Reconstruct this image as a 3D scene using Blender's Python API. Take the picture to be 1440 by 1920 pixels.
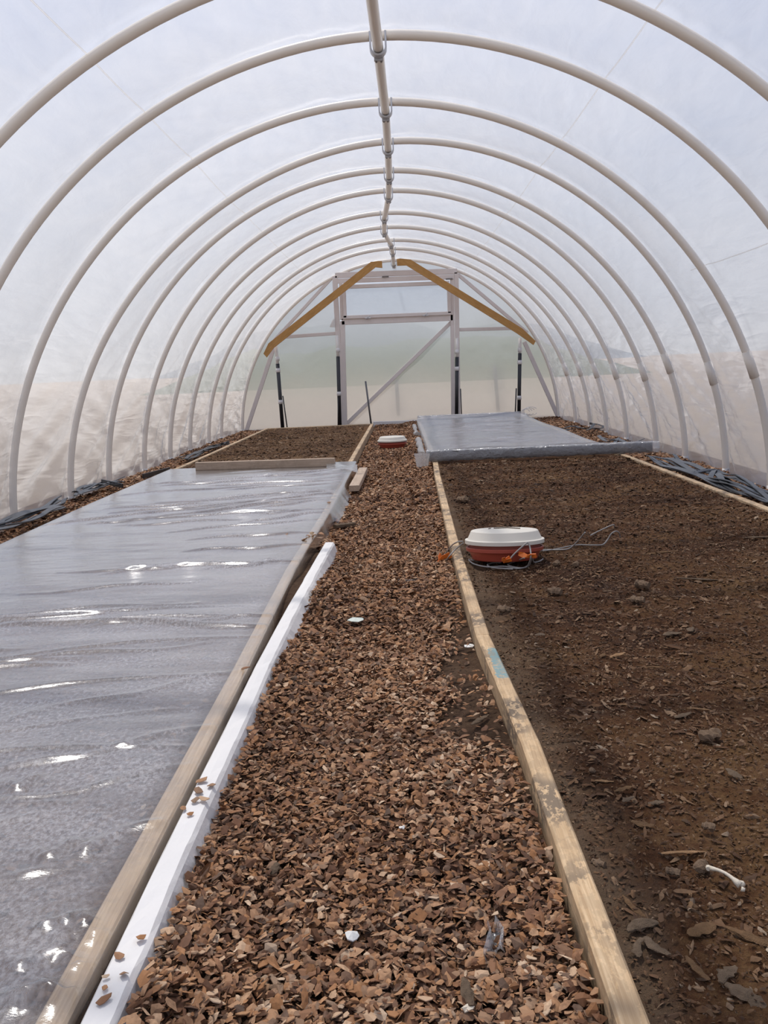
import bpy, math, random
import numpy as np
from mathutils import Matrix, Vector, Euler

random.seed(7)
rng = np.random.default_rng(11)
scene = bpy.context.scene
col = scene.collection
for o in list(bpy.data.objects):
    bpy.data.objects.remove(o)

# ------------------------------------------------------------------ camera
F = 1687.55                                   # focal length in pixels of the 1440x1920 frame
PITCH, YAW, ROLL = -0.1600, -0.0201, -0.0450
CAM = np.array([0.0318, 0.0, 0.8855])
def cam_axes():
    cy, sy, cp, sp = math.cos(YAW), math.sin(YAW), math.cos(PITCH), math.sin(PITCH)
    fwd = np.array([sy * cp, cy * cp, sp]); right = np.array([cy, -sy, 0.0]); up = np.cross(right, fwd)
    c, s = math.cos(ROLL), math.sin(ROLL)
    return np.array([c * right + s * up, -s * right + c * up, fwd])
AX = cam_axes()
cam_data = bpy.data.cameras.new('camera')
cam_data.sensor_fit = 'VERTICAL'
cam_data.sensor_height = 24.0
cam_data.sensor_width = 18.0
cam_data.lens = F / 1920.0 * 24.0
cam_data.clip_start, cam_data.clip_end = 0.02, 3000
cam = bpy.data.objects.new('camera', cam_data)
col.objects.link(cam)
r_, u_, f_ = AX
cam.matrix_world = Matrix(((r_[0], u_[0], -f_[0], CAM[0]), (r_[1], u_[1], -f_[1], CAM[1]),
                           (r_[2], u_[2], -f_[2], CAM[2]), (0, 0, 0, 1)))
scene.camera = cam
def ray(px, py):
    return np.array([(px - 720) / F, (960 - py) / F, 1.0]) @ AX
def onz(px, py, z=0.0):                       # pixel -> point at height z
    d = ray(px, py); return CAM + d * (z - CAM[2]) / d[2]
def ony(px, py, Y):                           # pixel -> point at depth Y
    d = ray(px, py); return CAM + d * (Y / d[1])

# ------------------------------------------------------------------ node helper
class N:
    def __init__(self, tree):
        self.t = tree; self.n = tree.nodes; self.l = tree.links
    def add(self, typ, **kw):
        nd = self.n.new(typ)
        for k, v in kw.items():
            if k == 'ins':
                for a, b in v.items():
                    s = nd.inputs[a]
                    if isinstance(b, bpy.types.NodeSocket): self.l.new(b, s)
                    else: s.default_value = b
            else: setattr(nd, k, v)
        return nd
    def ramp(self, fac, stops, interp='LINEAR'):
        nd = self.n.new('ShaderNodeValToRGB'); nd.color_ramp.interpolation = interp
        el = nd.color_ramp.elements
        while len(el) < len(stops): el.new(0.5)
        for e, (p, c) in zip(el, stops):
            e.position = p; e.color = (*c, 1) if len(c) == 3 else c
        self.l.new(fac, nd.inputs[0]); return nd.outputs[0]
    def noise(self, vec, scale, detail=4, rough=.55, dist=0.0):
        nd = self.add('ShaderNodeTexNoise', ins={'Scale': scale, 'Detail': detail, 'Roughness': rough, 'Distortion': dist})
        if vec is not None: self.l.new(vec, nd.inputs['Vector'])
        return nd.outputs[0]
    def map(self, vec, scale=(1, 1, 1), rot=(0, 0, 0), loc=(0, 0, 0)):
        return self.add('ShaderNodeMapping', ins={'Vector': vec, 'Scale': scale, 'Rotation': rot, 'Location': loc}).outputs[0]
    def math(self, op, a, b=0.5, clamp=False):
        nd = self.add('ShaderNodeMath', operation=op, use_clamp=clamp)
        for i, v in enumerate((a, b)):
            if isinstance(v, bpy.types.NodeSocket): self.l.new(v, nd.inputs[i])
            else: nd.inputs[i].default_value = v
        return nd.outputs[0]
    def mix(self, fac, a, b):
        nd = self.add('ShaderNodeMix', data_type='RGBA')
        for i, v in ((0, fac), (6, a), (7, b)):
            if isinstance(v, bpy.types.NodeSocket): self.l.new(v, nd.inputs[i])
            else: nd.inputs[i].default_value = v if i == 0 else (*v, 1)
        return nd.outputs[2]
    def bump(self, h, strength=.5, dist=.01):
        return self.add('ShaderNodeBump', ins={'Height': h, 'Strength': strength, 'Distance': dist}).outputs[0]
def new_mat(name):
    m = bpy.data.materials.new(name); m.use_nodes = True
    m.node_tree.nodes.clear()
    n = N(m.node_tree); out = n.add('ShaderNodeOutputMaterial')
    return m, n, out
def principled(n, out, **ins):
    p = n.add('ShaderNodeBsdfPrincipled', ins={k.replace('_', ' '): v for k, v in ins.items()})
    n.l.new(p.outputs[0], out.inputs[0]); return p

# ------------------------------------------------------------------ sky, sun, exposure
world = bpy.data.worlds.new('hazy_sky'); scene.world = world; world.use_nodes = True
wn = N(world.node_tree); world.node_tree.nodes.clear()
wo = wn.add('ShaderNodeOutputWorld'); bg = wn.add('ShaderNodeBackground')
tc = wn.add('ShaderNodeTexCoord').outputs['Generated']
sep = wn.add('ShaderNodeSeparateXYZ', ins={0: tc})
clr = wn.ramp(sep.outputs[2], [(0.0, (.70, .70, .71)), (.05, (.60, .63, .69)), (.15, (.43, .50, .63)), (.45, (.24, .345, .62)), (1.0, (.18, .285, .56))])
cl = wn.ramp(wn.noise(wn.map(tc, (1, 1, 2.2)), 2.2, 5), [(.42, (0, 0, 0)), (.75, (.6, .6, .6))])
wn.l.new(wn.mix(cl, clr, (.80, .80, .82)), bg.inputs[0]); bg.inputs[1].default_value = 0.95
wn.l.new(bg.outputs[0], wo.inputs[0])

SUN_TO = Vector((-0.17, 0.30, 0.93)).normalized()
sun_data = bpy.data.lights.new('sun_offscreen', 'SUN'); sun_data.energy = 4.4; sun_data.angle = math.radians(2.2)
sun_data.color = (1.0, .955, .89)
sun = bpy.data.objects.new('sun_offscreen', sun_data); col.objects.link(sun)
sun.rotation_euler = (-SUN_TO).to_track_quat('-Z', 'Y').to_euler(); sun.location = (-3, 3, 8)
vs = scene.view_settings
vs.view_transform = 'Standard'; vs.look = 'None'; vs.exposure = 0.25; vs.gamma = 1.0; vs.use_curve_mapping = False
scene.cycles.max_bounces = 8; scene.cycles.transparent_max_bounces = 16
scene.cycles.diffuse_bounces = 4; scene.cycles.transmission_bounces = 6
scene.cycles.caustics_reflective = False; scene.cycles.caustics_refractive = False
scene.cycles.sample_clamp_indirect = 4.0
scene.cycles.use_denoising = True

# ------------------------------------------------------------------ mesh helpers
class MB:
    def __init__(self): self.v = []; self.f = []; self.smooth = []
    def add(self, verts, faces, smooth=False):
        b = len(self.v); self.v += [tuple(map(float, p)) for p in verts]
        self.f += [tuple(i + b for i in q) for q in faces]; self.smooth += [smooth] * len(faces); return self
    def rings(self, rings, closed=True, caps=True, smooth=True):
        n = len(rings[0]); vs_ = [p for r in rings for p in r]; fs = []
        for i in range(len(rings) - 1):
            for j in range(n if closed else n - 1):
                k = (j + 1) % n
                fs.append((i * n + j, i * n + k, (i + 1) * n + k, (i + 1) * n + j))
        self.add(vs_, fs, smooth)
        if caps and closed:
            b = len(self.v) - len(vs_)
            self.f.append(tuple(b + j for j in range(n))[::-1]); self.smooth.append(False)
            self.f.append(tuple(b + (len(rings) - 1) * n + j for j in range(n))); self.smooth.append(False)
        return self
    def tube(self, pts, r, n=8, caps=True):
        pts = [Vector(p) for p in pts]; rs = r if hasattr(r, '__len__') else [r] * len(pts)
        rings = []; prev = None
        for i, p in enumerate(pts):
            t = (pts[min(i + 1, len(pts) - 1)] - pts[max(i - 1, 0)]).normalized()
            if prev is None:
                prev = t.orthogonal().normalized()
            a = (prev - t * prev.dot(t))
            a = a.normalized() if a.length > 1e-6 else t.orthogonal().normalized()
            prev = a; b = t.cross(a)
            rings.append([p + (a * math.cos(k * 2 * math.pi / n) + b * math.sin(k * 2 * math.pi / n)) * rs[i] for k in range(n)])
        return self.rings(rings, True, caps)
    def beam(self, p0, p1, w, h, up=(0, 0, 1), ch=.003, seg=1, wob=0.0):
        # board from p0 to p1: w across, h along `up`; chamfered edges
        p0, p1, up = Vector(p0), Vector(p1), Vector(up)
        d = (p1 - p0).normalized(); s = d.cross(up).normalized(); u = s.cross(d)
        a, b = w / 2, h / 2
        prof = [(-a + ch, -b), (a - ch, -b), (a, -b + ch), (a, b - ch), (a - ch, b), (-a + ch, b), (-a, b - ch), (-a, -b + ch)]
        rings = []
        for i in range(seg + 1):
            c = p0.lerp(p1, i / seg) + (s * random.uniform(-wob, wob) + u * random.uniform(-wob, wob))
            rings.append([c + s * x + u * y for x, y in prof])
        return self.rings(rings, True, True, False)
    def lathe(self, prof, n=40, c=(0, 0, 0)):
        rings = [[(c[0] + r * math.cos(k * 2 * math.pi / n), c[1] + r * math.sin(k * 2 * math.pi / n), c[2] + z) for k in range(n)] for r, z in prof]
        return self.rings(rings, True, True)
    def build(self, name, mat, parent=None, **tags):
        me = bpy.data.meshes.new(name); me.from_pydata(self.v, [], self.f); me.update()
        me.polygons.foreach_set('use_smooth', self.smooth)
        return link(name, me, mat, parent, **tags)
def link(name, me, mat, parent=None, **tags):
    o = bpy.data.objects.new(name, me); col.objects.link(o)
    if mat is not None and not me.materials: me.materials.append(mat)
    if parent is not None:
        o.parent = parent
        o.matrix_parent_inverse = Matrix.LocRotScale(parent.location, parent.rotation_euler, parent.scale).inverted()
        if parent.parent is not None:
            g = parent.parent
            o.matrix_parent_inverse = o.matrix_parent_inverse @ Matrix.Identity(4)
    return tag(o, **tags)
def tag(o, label=None, cat=None, group=None, kind=None):
    if label: o['label'] = label
    if cat: o['category'] = cat
    if group: o['group'] = group
    if kind: o['kind'] = kind
    return o
def thing(name, label, cat, loc=(0, 0, 0), group=None, kind=None):
    e = bpy.data.objects.new(name, None); col.objects.link(e); e.location = Vector(loc); e.empty_display_size = .1
    return tag(e, label, cat, group, kind)
def np_mesh(name, V, Fc, smooth=True, tint=None, uv=None):
    V = np.asarray(V, np.float32); Fc = np.asarray(Fc, np.int32); k = Fc.shape[1]
    me = bpy.data.meshes.new(name)
    me.vertices.add(len(V)); me.vertices.foreach_set('co', V.ravel())
    me.loops.add(Fc.size); me.loops.foreach_set('vertex_index', Fc.ravel())
    me.polygons.add(len(Fc)); me.polygons.foreach_set('loop_start', np.arange(0, Fc.size, k, dtype=np.int32))
    me.polygons.foreach_set('use_smooth', np.full(len(Fc), smooth))
    if tint is not None:
        at = me.attributes.new('tint', 'FLOAT', 'POINT'); at.data.foreach_set('value', np.asarray(tint, np.float32))
    if uv is not None:
        l = me.uv_layers.new(name='UVMap'); l.data.foreach_set('uv', np.asarray(uv, np.float32)[Fc.ravel()].ravel())
    me.update(calc_edges=True); me.validate()
    return me
def grid_faces(nu, nv):
    i, j = np.meshgrid(np.arange(nu - 1), np.arange(nv - 1), indexing='ij')
    a = (i * nv + j).ravel()
    return np.stack([a, a + nv, a + nv + 1, a + 1], 1)
_perm = rng.random((64, 64))
def vnoise(x, y, seed=0):                     # smooth value noise 0..1
    x = np.asarray(x, float) + seed * 17.31; y = np.asarray(y, float) + seed * 9.77
    xi, yi = np.floor(x).astype(int), np.floor(y).astype(int); fx, fy = x - xi, y - yi
    fx = fx * fx * (3 - 2 * fx); fy = fy * fy * (3 - 2 * fy)
    g = lambda a, b: _perm[a % 64, b % 64]
    return (g(xi, yi) * (1 - fx) + g(xi + 1, yi) * fx) * (1 - fy) + (g(xi, yi + 1) * (1 - fx) + g(xi + 1, yi + 1) * fx) * fy
def fbm(x, y, oct=4, seed=0):
    s = 0; a = .5
    for k in range(oct):
        s = s + a * (vnoise(np.asarray(x) * 2 ** k, np.asarray(y) * 2 ** k, seed + k) - .5); a *= .55
    return s

# ------------------------------------------------------------------ materials
def wood(name, c0, c1, stain=None, dirt=0.0, rough=.75, gscale=(1.2, 26, 26), paint=None):
    # grain runs along local/world Y unless gscale says otherwise
    m, n, out = new_mat(name)
    co = n.add('ShaderNodeTexCoord').outputs['Object']
    g = n.noise(n.map(co, gscale), 6, 5, .6, .6)
    c = n.ramp(g, [(.30, c0), (.68, c1)])
    big = n.noise(n.map(co, (3, 3, 3)), 1.6, 3)
    c = n.mix(n.ramp(big, [(.35, (0, 0, 0)), (.7, (.35, .35, .35))]), c, tuple(x * .72 for x in c0))
    if dirt > 0:
        d = n.noise(n.map(co, (1, .6, 1)), 42, 5, .7)
        d2 = n.noise(n.map(co, (1, 1, 1), loc=(4, 2, 0)), 4.5, 3)
        dm = n.math('MULTIPLY', n.ramp(d, [(.45, (0, 0, 0)), (.51, (1, 1, 1))]), n.ramp(d2, [(.44, (.22, .22, .22)), (.56, (1, 1, 1))]))
        c = n.mix(n.math('MULTIPLY', dm, dirt), c, (.17, .125, .085))
    if paint:
        (y0, y1, x0, x1), pc = paint
        s = n.add('ShaderNodeSeparateXYZ', ins={0: co})
        e = n.math('MULTIPLY', n.noise(co, 40, 3), .05)
        yy = n.math('ADD', s.outputs[1], e)
        mk = n.math('MULTIPLY', n.math('GREATER_THAN', yy, y0), n.math('LESS_THAN', yy, y1))
        xx = n.math('ADD', s.outputs[0], n.math('MULTIPLY', n.noise(co, 60, 3), .02))
        mk = n.math('MULTIPLY', mk, n.math('GREATER_THAN', xx, x0))
        mk = n.math('MULTIPLY', mk, n.ramp(n.noise(co, 70, 4), [(.40, (.35, .35, .35)), (.55, (.85, .85, .85))]))
        c = n.mix(mk, c, pc)
    p = principled(n, out, Base_Color=c, Roughness=rough)
    n.l.new(n.bump(g, .25, .004), p.inputs['Normal'])
    return m
def plain(name, c, rough=.5, metal=0.0, var=.12, scale=9, bump=.0, spec=.5):
    m, n, out = new_mat(name)
    co = n.add('ShaderNodeTexCoord').outputs['Object']
    v = n.noise(co, scale, 4)
    cc = n.mix(v, tuple(x * (1 - var) for x in c), tuple(min(1, x * (1 + var)) for x in c))
    p = principled(n, out, Base_Color=cc, Roughness=rough, Metallic=metal)
    p.inputs['Specular IOR Level'].default_value = spec
    if bump: n.l.new(n.bump(n.noise(co, scale * 6, 4), bump, .004), p.inputs['Normal'])
    return m
def chip_mat(name, stops, rough=.8, spec=.3, hues=((.16, .115, .085), (.46, .215, .085))):
    m, n, out = new_mat(name)
    t = n.add('ShaderNodeAttribute', attribute_name='tint').outputs['Fac']
    c = n.ramp(t, stops)
    wn_ = n.add('ShaderNodeTexWhiteNoise', noise_dimensions='1D', ins={'W': n.math('MULTIPLY', t, 913.7)}).outputs[0]   # hue differs chip by chip
    c = n.mix(n.ramp(wn_, [(.0, (.75, .75, .75)), (.16, (.45, .45, .45)), (.24, (0, 0, 0))]), c, hues[0])
    c = n.mix(n.ramp(wn_, [(.72, (0, 0, 0)), (.80, (.4, .4, .4)), (1, (.7, .7, .7))]), c, hues[1])
    co = n.add('ShaderNodeTexCoord').outputs['Object']
    c = n.mix(n.ramp(n.noise(co, 160, 3), [(.35, (0, 0, 0)), (.75, (.5, .5, .5))]), c, (.06, .035, .022))
    p = principled(n, out, Base_Color=c, Roughness=rough); p.inputs['Specular IOR Level'].default_value = spec
    return m
def soil_mat(name, a, b, c, sc=1.0, dust=False):
    m, n, out = new_mat(name)
    co = n.add('ShaderNodeTexCoord').outputs['Object']
    f1 = n.noise(co, 2.3 * sc, 5, .6); f2 = n.noise(co, 46, 6, .72); f3 = n.noise(co, 190, 4, .7)
    base = n.ramp(n.math('ADD', n.math('MULTIPLY', f1, .55), n.math('MULTIPLY', f2, .45)), [(.36, a), (.50, b), (.66, c)])
    base = n.mix(n.ramp(f3, [(.60, (0, 0, 0)), (.78, (.7, .7, .7))]), base, (.17, .115, .07))
    if dust:                                  # sandy spill beside the path-side board
        xx = n.math('ADD', n.add('ShaderNodeSeparateXYZ', ins={0: co}).outputs[0], n.math('MULTIPLY', n.math('SUBTRACT', n.noise(co, 7, 4), .5), .22))
        dm = n.add('ShaderNodeMapRange', ins={'Value': xx, 'From Min': .31, 'From Max': .40, 'To Min': .8, 'To Max': 0.0}).outputs[0]
        gx = n.math('GREATER_THAN', n.add('ShaderNodeSeparateXYZ', ins={0: co}).outputs[0], 0.0)
        base = n.mix(n.math('MULTIPLY', dm, gx), base, (.20, .135, .085))
    p = principled(n, out, Base_Color=base, Roughness=.95); p.inputs['Specular IOR Level'].default_value = .2
    h = n.math('ADD', n.math('MULTIPLY', f2, .7), n.math('MULTIPLY', f3, .3))
    n.l.new(n.bump(h, 1.0, .035), p.inputs['Normal'])
    return m
def film_mat(name, trans=.45, transl=.40, tcol=(.95, .95, .95), lcol=(.9, .88, .86), mott=.5, sx=(1, 1, 1), gloss=.06, bump=.3, uv=True, rough=.25, fine=30, finew=.25, dist=.02, low=0.0, blur=0.0, mask=None, grain=None):
    # thin milky polythene: part clear, part scattering, slight sheen
    m, n, out = new_mat(name)
    tcn = n.add('ShaderNodeTexCoord'); co = tcn.outputs['UV'] if uv else tcn.outputs['Object']
    v1 = n.noise(n.map(co, sx), 1.7, 5, .6, .4)
    v2 = n.noise(n.map(co, tuple(x * 3.1 for x in sx), loc=(3, 1, 0)), 3.2, 4, .55, .3)
    vv = n.math('ADD', n.math('MULTIPLY', v1, .5), n.math('MULTIPLY', v2, .5))
    fac = n.add('ShaderNodeMapRange', ins={'Value': vv, 'From Min': .32, 'From Max': .70, 'To Min': (1 - trans) * (1 - .35 * mott), 'To Max': min(.97, (1 - trans) * (1 + .35 * mott))}).outputs[0]
    if grain:                                 # condensation: patchy beads, none over the boards
        gsc, glo, ghi = grain
        gn = n.noise(n.map(co, (1, .7, 1)), gsc, 3, .7)
        patch = n.ramp(n.noise(n.map(co, (.7, 1.6, 1)), 2.6, 5, .6), [(.36, (.35, .35, .35)), (.62, (1, 1, 1))])
        gv = n.math('MULTIPLY', n.add('ShaderNodeMapRange', ins={'Value': gn, 'From Min': .36, 'From Max': .66, 'To Min': glo, 'To Max': ghi}).outputs[0], patch)
        fac = n.math('ADD', n.math('MULTIPLY', fac, .45), gv, True)
    if mask:
        ux = n.add('ShaderNodeSeparateXYZ', ins={0: co}).outputs[0]
        fac = n.math('MULTIPLY', fac, n.add('ShaderNodeMapRange', ins={'Value': ux, 'From Min': mask[0], 'From Max': mask[1], 'To Min': 1.0, 'To Max': mask[2]}).outputs[0])
    hb = n.bump(n.math('ADD', v2, n.math('MULTIPLY', n.noise(n.map(co, sx), fine, 3), finew)), bump, dist)
    if low:                                   # drawn creases, strongest where the film hangs loose near the ground
        zc = n.add('ShaderNodeSeparateXYZ', ins={0: tcn.outputs['Object']}).outputs[2]
        cr = None
        for a_, sd in ((.6, 0), (-.45, 7)):
            q = n.noise(n.map(co, (4.2, .8, 1), (0, 0, a_), (sd, sd, 0)), 1.15, 3, .45, .5)
            q = n.math('ABSOLUTE', n.math('SUBTRACT', q, .5))
            cr = q if cr is None else n.math('ADD', cr, q)
        lz2 = n.add('ShaderNodeMapRange', interpolation_type='SMOOTHSTEP', ins={'Value': zc, 'From Min': 1.7, 'From Max': .3, 'To Min': .06, 'To Max': 1.0}).outputs[0]
        hb = n.add('ShaderNodeBump', ins={'Height': n.math('MULTIPLY', cr, n.math('MULTIPLY', lz2, n.ramp(n.noise(co, .9, 2), [(.35, (.25, .25, .25)), (.65, (1, 1, 1))]))), 'Strength': .65, 'Distance': .11, 'Normal': hb}).outputs[0]
    tr = n.add('ShaderNodeBsdfTransparent', ins={'Color': (*tcol, 1)})
    tl = n.add('ShaderNodeBsdfTranslucent', ins={'Color': lcol if isinstance(lcol, bpy.types.NodeSocket) else (*lcol, 1), 'Normal': hb})
    df = n.add('ShaderNodeBsdfDiffuse', ins={'Color': lcol if isinstance(lcol, bpy.types.NodeSocket) else (*lcol, 1), 'Normal': hb})
    gl = n.add('ShaderNodeBsdfGlossy', ins={'Color': (.9, .9, .9, 1), 'Roughness': rough, 'Normal': hb})
    sc_ = n.add('ShaderNodeMixShader', ins={0: transl, 1: df.outputs[0], 2: tl.outputs[0]})
    clear = tr
    if blur:
        rf = n.add('ShaderNodeBsdfRefraction', ins={'Color': (.97, .97, .97, 1), 'Roughness': .55, 'IOR': 1.14})
        clear = n.add('ShaderNodeMixShader', ins={0: blur, 1: tr.outputs[0], 2: rf.outputs[0]})
    a = n.add('ShaderNodeMixShader', ins={0: fac, 1: clear.outputs[0], 2: sc_.outputs[0]})
    fc = n.add('ShaderNodeLayerWeight', ins={'Blend': .5, 'Normal': hb}).outputs['Facing']   # Schlick, same from both sides
    fr = n.math('ADD', n.math('MULTIPLY', n.math('POWER', fc, 5.0), .95), .05)
    b = n.add('ShaderNodeMixShader', ins={0: n.math('MULTIPLY', fr, gloss, True), 1: a.outputs[0], 2: gl.outputs[0]})
    n.l.new(b.outputs[0], out.inputs[0])
    return m

M = {}
M['pvc'] = plain('white_pvc', (.88, .82, .745), .28, 0, .04, 5)
M['pvc_old'] = plain('weathered_white_pvc', (.78, .75, .72), .5, 0, .08, 7)
M['steel'] = plain('galvanised_steel', (.50, .51, .54), .42, .55, .12, 30)
M['dark_steel'] = plain('dull_bolt_steel', (.20, .18, .17), .5, .5, .1, 30)
M['film'] = film_mat('hoop_film', .52, .88, tcol=(.96, .96, .97), lcol=(.67, .65, .625), mott=.45, sx=(1.1, .30, 1), gloss=.6, bump=.22, finew=.0, low=1.0, dist=.03, blur=.24)
M['end_film'] = film_mat('end_wall_film', .58, .70, lcol=(.47, .48, .47), mott=.35, sx=(.9, 1.1, 1), gloss=.6, bump=.3, uv=False, blur=.75)
M['vent_film'] = film_mat('vent_film', .66, .6, lcol=(.36, .40, .46), mott=.6, sx=(1.2, 1, 2.2), gloss=.8, bump=.4, uv=False, rough=.15, blur=.6)
M['sheet'] = film_mat('bed_sheet_film', .80, .25, tcol=(.98, .98, .98), lcol=(.82, .80, .82), mott=.5, sx=(.8, 2.6, 1), gloss=1.7, bump=.30, uv=True, rough=.18, fine=160, finew=.2, dist=.005, mask=(1.555, 1.60, .25), grain=(110, .09, .52))
M['sheet_far'] = film_mat('far_sheet_film', .55, .25, tcol=(.98, .98, .98), lcol=(.72, .72, .75), mott=.6, sx=(.8, 2.6, 1), gloss=1.0, bump=.5, uv=True, rough=.15, fine=60, finew=.2, dist=.02)
M['wrap'] = film_mat('crumpled_wrap_film', .60, .45, lcol=(.78, .78, .80), mott=.6, sx=(3, 3, 3), gloss=1.5, bump=.8, uv=False, rough=.15)
M['drape'] = film_mat('whitish_drape_film', .25, .5, lcol=(.80, .78, .76), mott=.6, sx=(6, 6, 6), gloss=1.0, bump=.8, uv=False, rough=.2)
M['seam'] = film_mat('seam_tape', .55, .9, lcol=(.95, .93, .90), mott=.1, gloss=.2, bump=.1, uv=False)
M['rail'] = wood('weathered_pine_rail', (.47, .30, .155), (.74, .54, .33), dirt=.92, gscale=(30, 1.0, 30), paint=((2.24, 2.50, .268, .32), (.15, .30, .33)))
M['rail_plain'] = wood('pine_rail', (.42, .28, .16), (.66, .49, .31), dirt=.6, gscale=(30, 1.0, 30))
M['rail_pink'] = wood('pine_rail_under_film', (.42, .28, .16), (.66, .49, .31), dirt=.2, gscale=(30, 1.0, 30))
M['board'] = wood('grey_pine_board', (.40, .29, .21), (.60, .47, .36), dirt=.2, gscale=(1.0, 30, 30))
M['grey_board'] = wood('grey_weathered_board', (.10, .095, .10), (.16, .155, .16), gscale=(1, 30, 30))
M['brace'] = wood('golden_lumber', (.40, .20, .055), (.56, .31, .105), gscale=(1.6, 18, 18))
M['frame'] = plain('pale_painted_frame', (.72, .655, .63), .6, 0, .08, 8, .1)
M['cloth'] = plain('white_row_cover_cloth', (.78, .76, .74), .85, 0, .03, 14, .25, .2)
M['black'] = plain('black_poly_pipe', (.022, .022, .026), .45, 0, .2, 12)
M['greyrod'] = plain('grey_steel_rod', (.14, .14, .15), .5, .4, .1, 12)
M['bandw'] = plain('white_band', (.72, .70, .70), .5)
M['tape'] = plain('grey_drip_tape', (.075, .08, .088), .42, 0, .25, 20, .1)
M['tape_dark'] = plain('black_drip_tape', (.028, .027, .028), .45, 0, .25, 20, .1)
M['red'] = plain('terracotta_plastic', (.36, .062, .035), .42, 0, .08, 12)
M['redin'] = plain('terracotta_dusty', (.30, .07, .045), .7, 0, .1, 30)
M['cream'] = plain('cream_plastic', (.70, .66, .58), .48, 0, .05, 12)
M['cable'] = plain('grey_cable', (.30, .285, .27), .5, 0, .1, 20)
M['orange'] = plain('orange_flag_tape', (.80, .20, .03), .45, 0, .12, 40)
M['chips'] = chip_mat('wood_chips', [(0, (.055, .025, .014)), (.26, (.175, .080, .042)), (.55, (.35, .178, .092)), (.82, (.54, .32, .18)), (1, (.74, .55, .38))])
M['soil_bits'] = chip_mat('soil_debris', [(0, (.036, .018, .010)), (.4, (.11, .053, .025)), (.7, (.21, .122, .064)), (.9, (.30, .20, .125)), (1, (.46, .37, .27))], .9, .3, ((.10, .062, .038), (.13, .062, .026)))
M['soil'] = soil_mat('dark_bed_soil', (.034, .014, .007), (.118, .050, .020), (.260, .145, .062), 1.0, True)
M['soil_far'] = soil_mat('brown_bed_soil', (.065, .031, .014), (.150, .076, .034), (.245, .146, .072))
M['mulch_base'] = soil_mat('mulch_base', (.050, .027, .016), (.125, .072, .042), (.20, .125, .078), 2)
M['sand'] = soil_mat('desert_sand', (.38, .30, .225), (.44, .355, .275), (.49, .405, .32), .05)
M['scrub'] = plain('scrub_green', (.13, .15, .09), .95, 0, .35, .4, .3)
M['hill'] = plain('far_hill', (.20, .22, .23), .95, 0, .2, .03)
M['bark_grey'] = plain('grey_bark', (.150, .105, .070), .9, 0, .5, 90, .9, .2)
M['bark_brown'] = plain('brown_bark', (.165, .095, .048), .9, 0, .5, 90, .9, .2)
M['bark_tan'] = plain('tan_wood', (.28, .165, .085), .85, 0, .4, 80, .6, .2)
M['stone'] = plain('dusty_stone', (.20, .135, .088), .9, 0, .3, 80, .8, .2)
M['bone'] = plain('dry_bone', (.66, .58, .46), .6, 0, .12, 60, .2)
M['white_bit'] = plain('white_scrap', (.80, .79, .75), .6, 0, .06, 40, .2)
M['mint'] = plain('pale_mint_scrap', (.72, .78, .68), .45, 0, .1, 40, .1)

# ------------------------------------------------------------------ hoop profiles (fitted in metres)
HA, HB, HN = 2.44, 2.4457, 1.9232
HOOPS = [
    (1.77, [.004, .006, 0]), (2.78, [.004, .008, -.002]),
    (3.792, [0.0056, 0.0122, -0.0047]), (4.639, [0.005, 0.0099, 0.0101, -0.0042, -0.027]),
    (5.718, [0.0026, -0.0114, 0.0072, -0.0072, -0.0126]), (6.670, [0.0005, 0.0483, -0.0047, -0.0489, 0.0062]),
    (7.593, [-0.0005, -0.0026, 0.0019]), (8.489, [0.003, 0.0107, -0.0112]), (9.594, [-0.0022, 0.0056, 0.0004]),
    (10.539, [-0.0033, 0.006, 0.0022]), (11.548, [-0.0068, 0.0135, 0.0073]), (12.434, [-0.0037, 0.0096, 0.004]),
    (13.812, [-0.003, 0.043, 0.026, -0.019, -0.033])]
PIPE_R = .0245
def hoop_xz(cs, th, off=0.0):                 # th: 0 = right foot, pi = left foot
    c, s = np.cos(th), np.maximum(np.sin(th), 0)
    x = HA * np.sign(c) * np.abs(c) ** (2 / HN); z = HB * s ** (2 / HN)
    t = np.cos(np.arctan2(z / HB, x / HA)); k = 1 + sum(a * t ** i for i, a in enumerate(cs))
    x, z = x * k, z * k
    r = np.hypot(x / HA, z / HB) + 1e-9
    nx, nz = (x / HA / r), (z / HB / r)
    return x + nx * off, z + nz * off

# ================================================================== STRUCTURE
# ------------------------------------------------------------------ outside ground and far land
me = np_mesh('outside_ground', [(-400, -60, -.03), (400, -60, -.03), (400, 900, -.03), (-400, 900, -.03)], [(0, 1, 2, 3)])
link('outside_ground', me, M['sand'], kind='structure', label='bare beige ground outside the tunnel')
def ridge(name, Y, h, base, mat, label, seed, depth):
    xs = np.linspace(-Y * .30, Y * .30, 220)
    top = h * (.65 + .7 * (fbm(xs / Y * 9, xs * 0 + seed, 4, seed) + .3))
    top = top * np.clip((.30 - np.abs(xs) / Y) / .13, 0, 1)      # thins out to either side
    rows = [(0.0, 0), (.35, .7), (.6, 1.0), (1.0, .1)]
    V = np.concatenate([np.stack([xs, np.full_like(xs, Y + depth * d) + 3 * fbm(xs / 9, xs * 0, 3, 4), base + top * k], 1) for d, k in rows])
    link(name, np_mesh(name, V, grid_faces(len(rows), len(xs))), mat, kind='structure', label=label)
ridge('scrub_line', 46, 2.5, -.1, M['scrub'], 'low green scrub beyond the sandy ground', 3, 6)
ridge('far_hill', 420, 26, -1, M['hill'], 'grey hills on the horizon', 8, 80)

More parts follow.
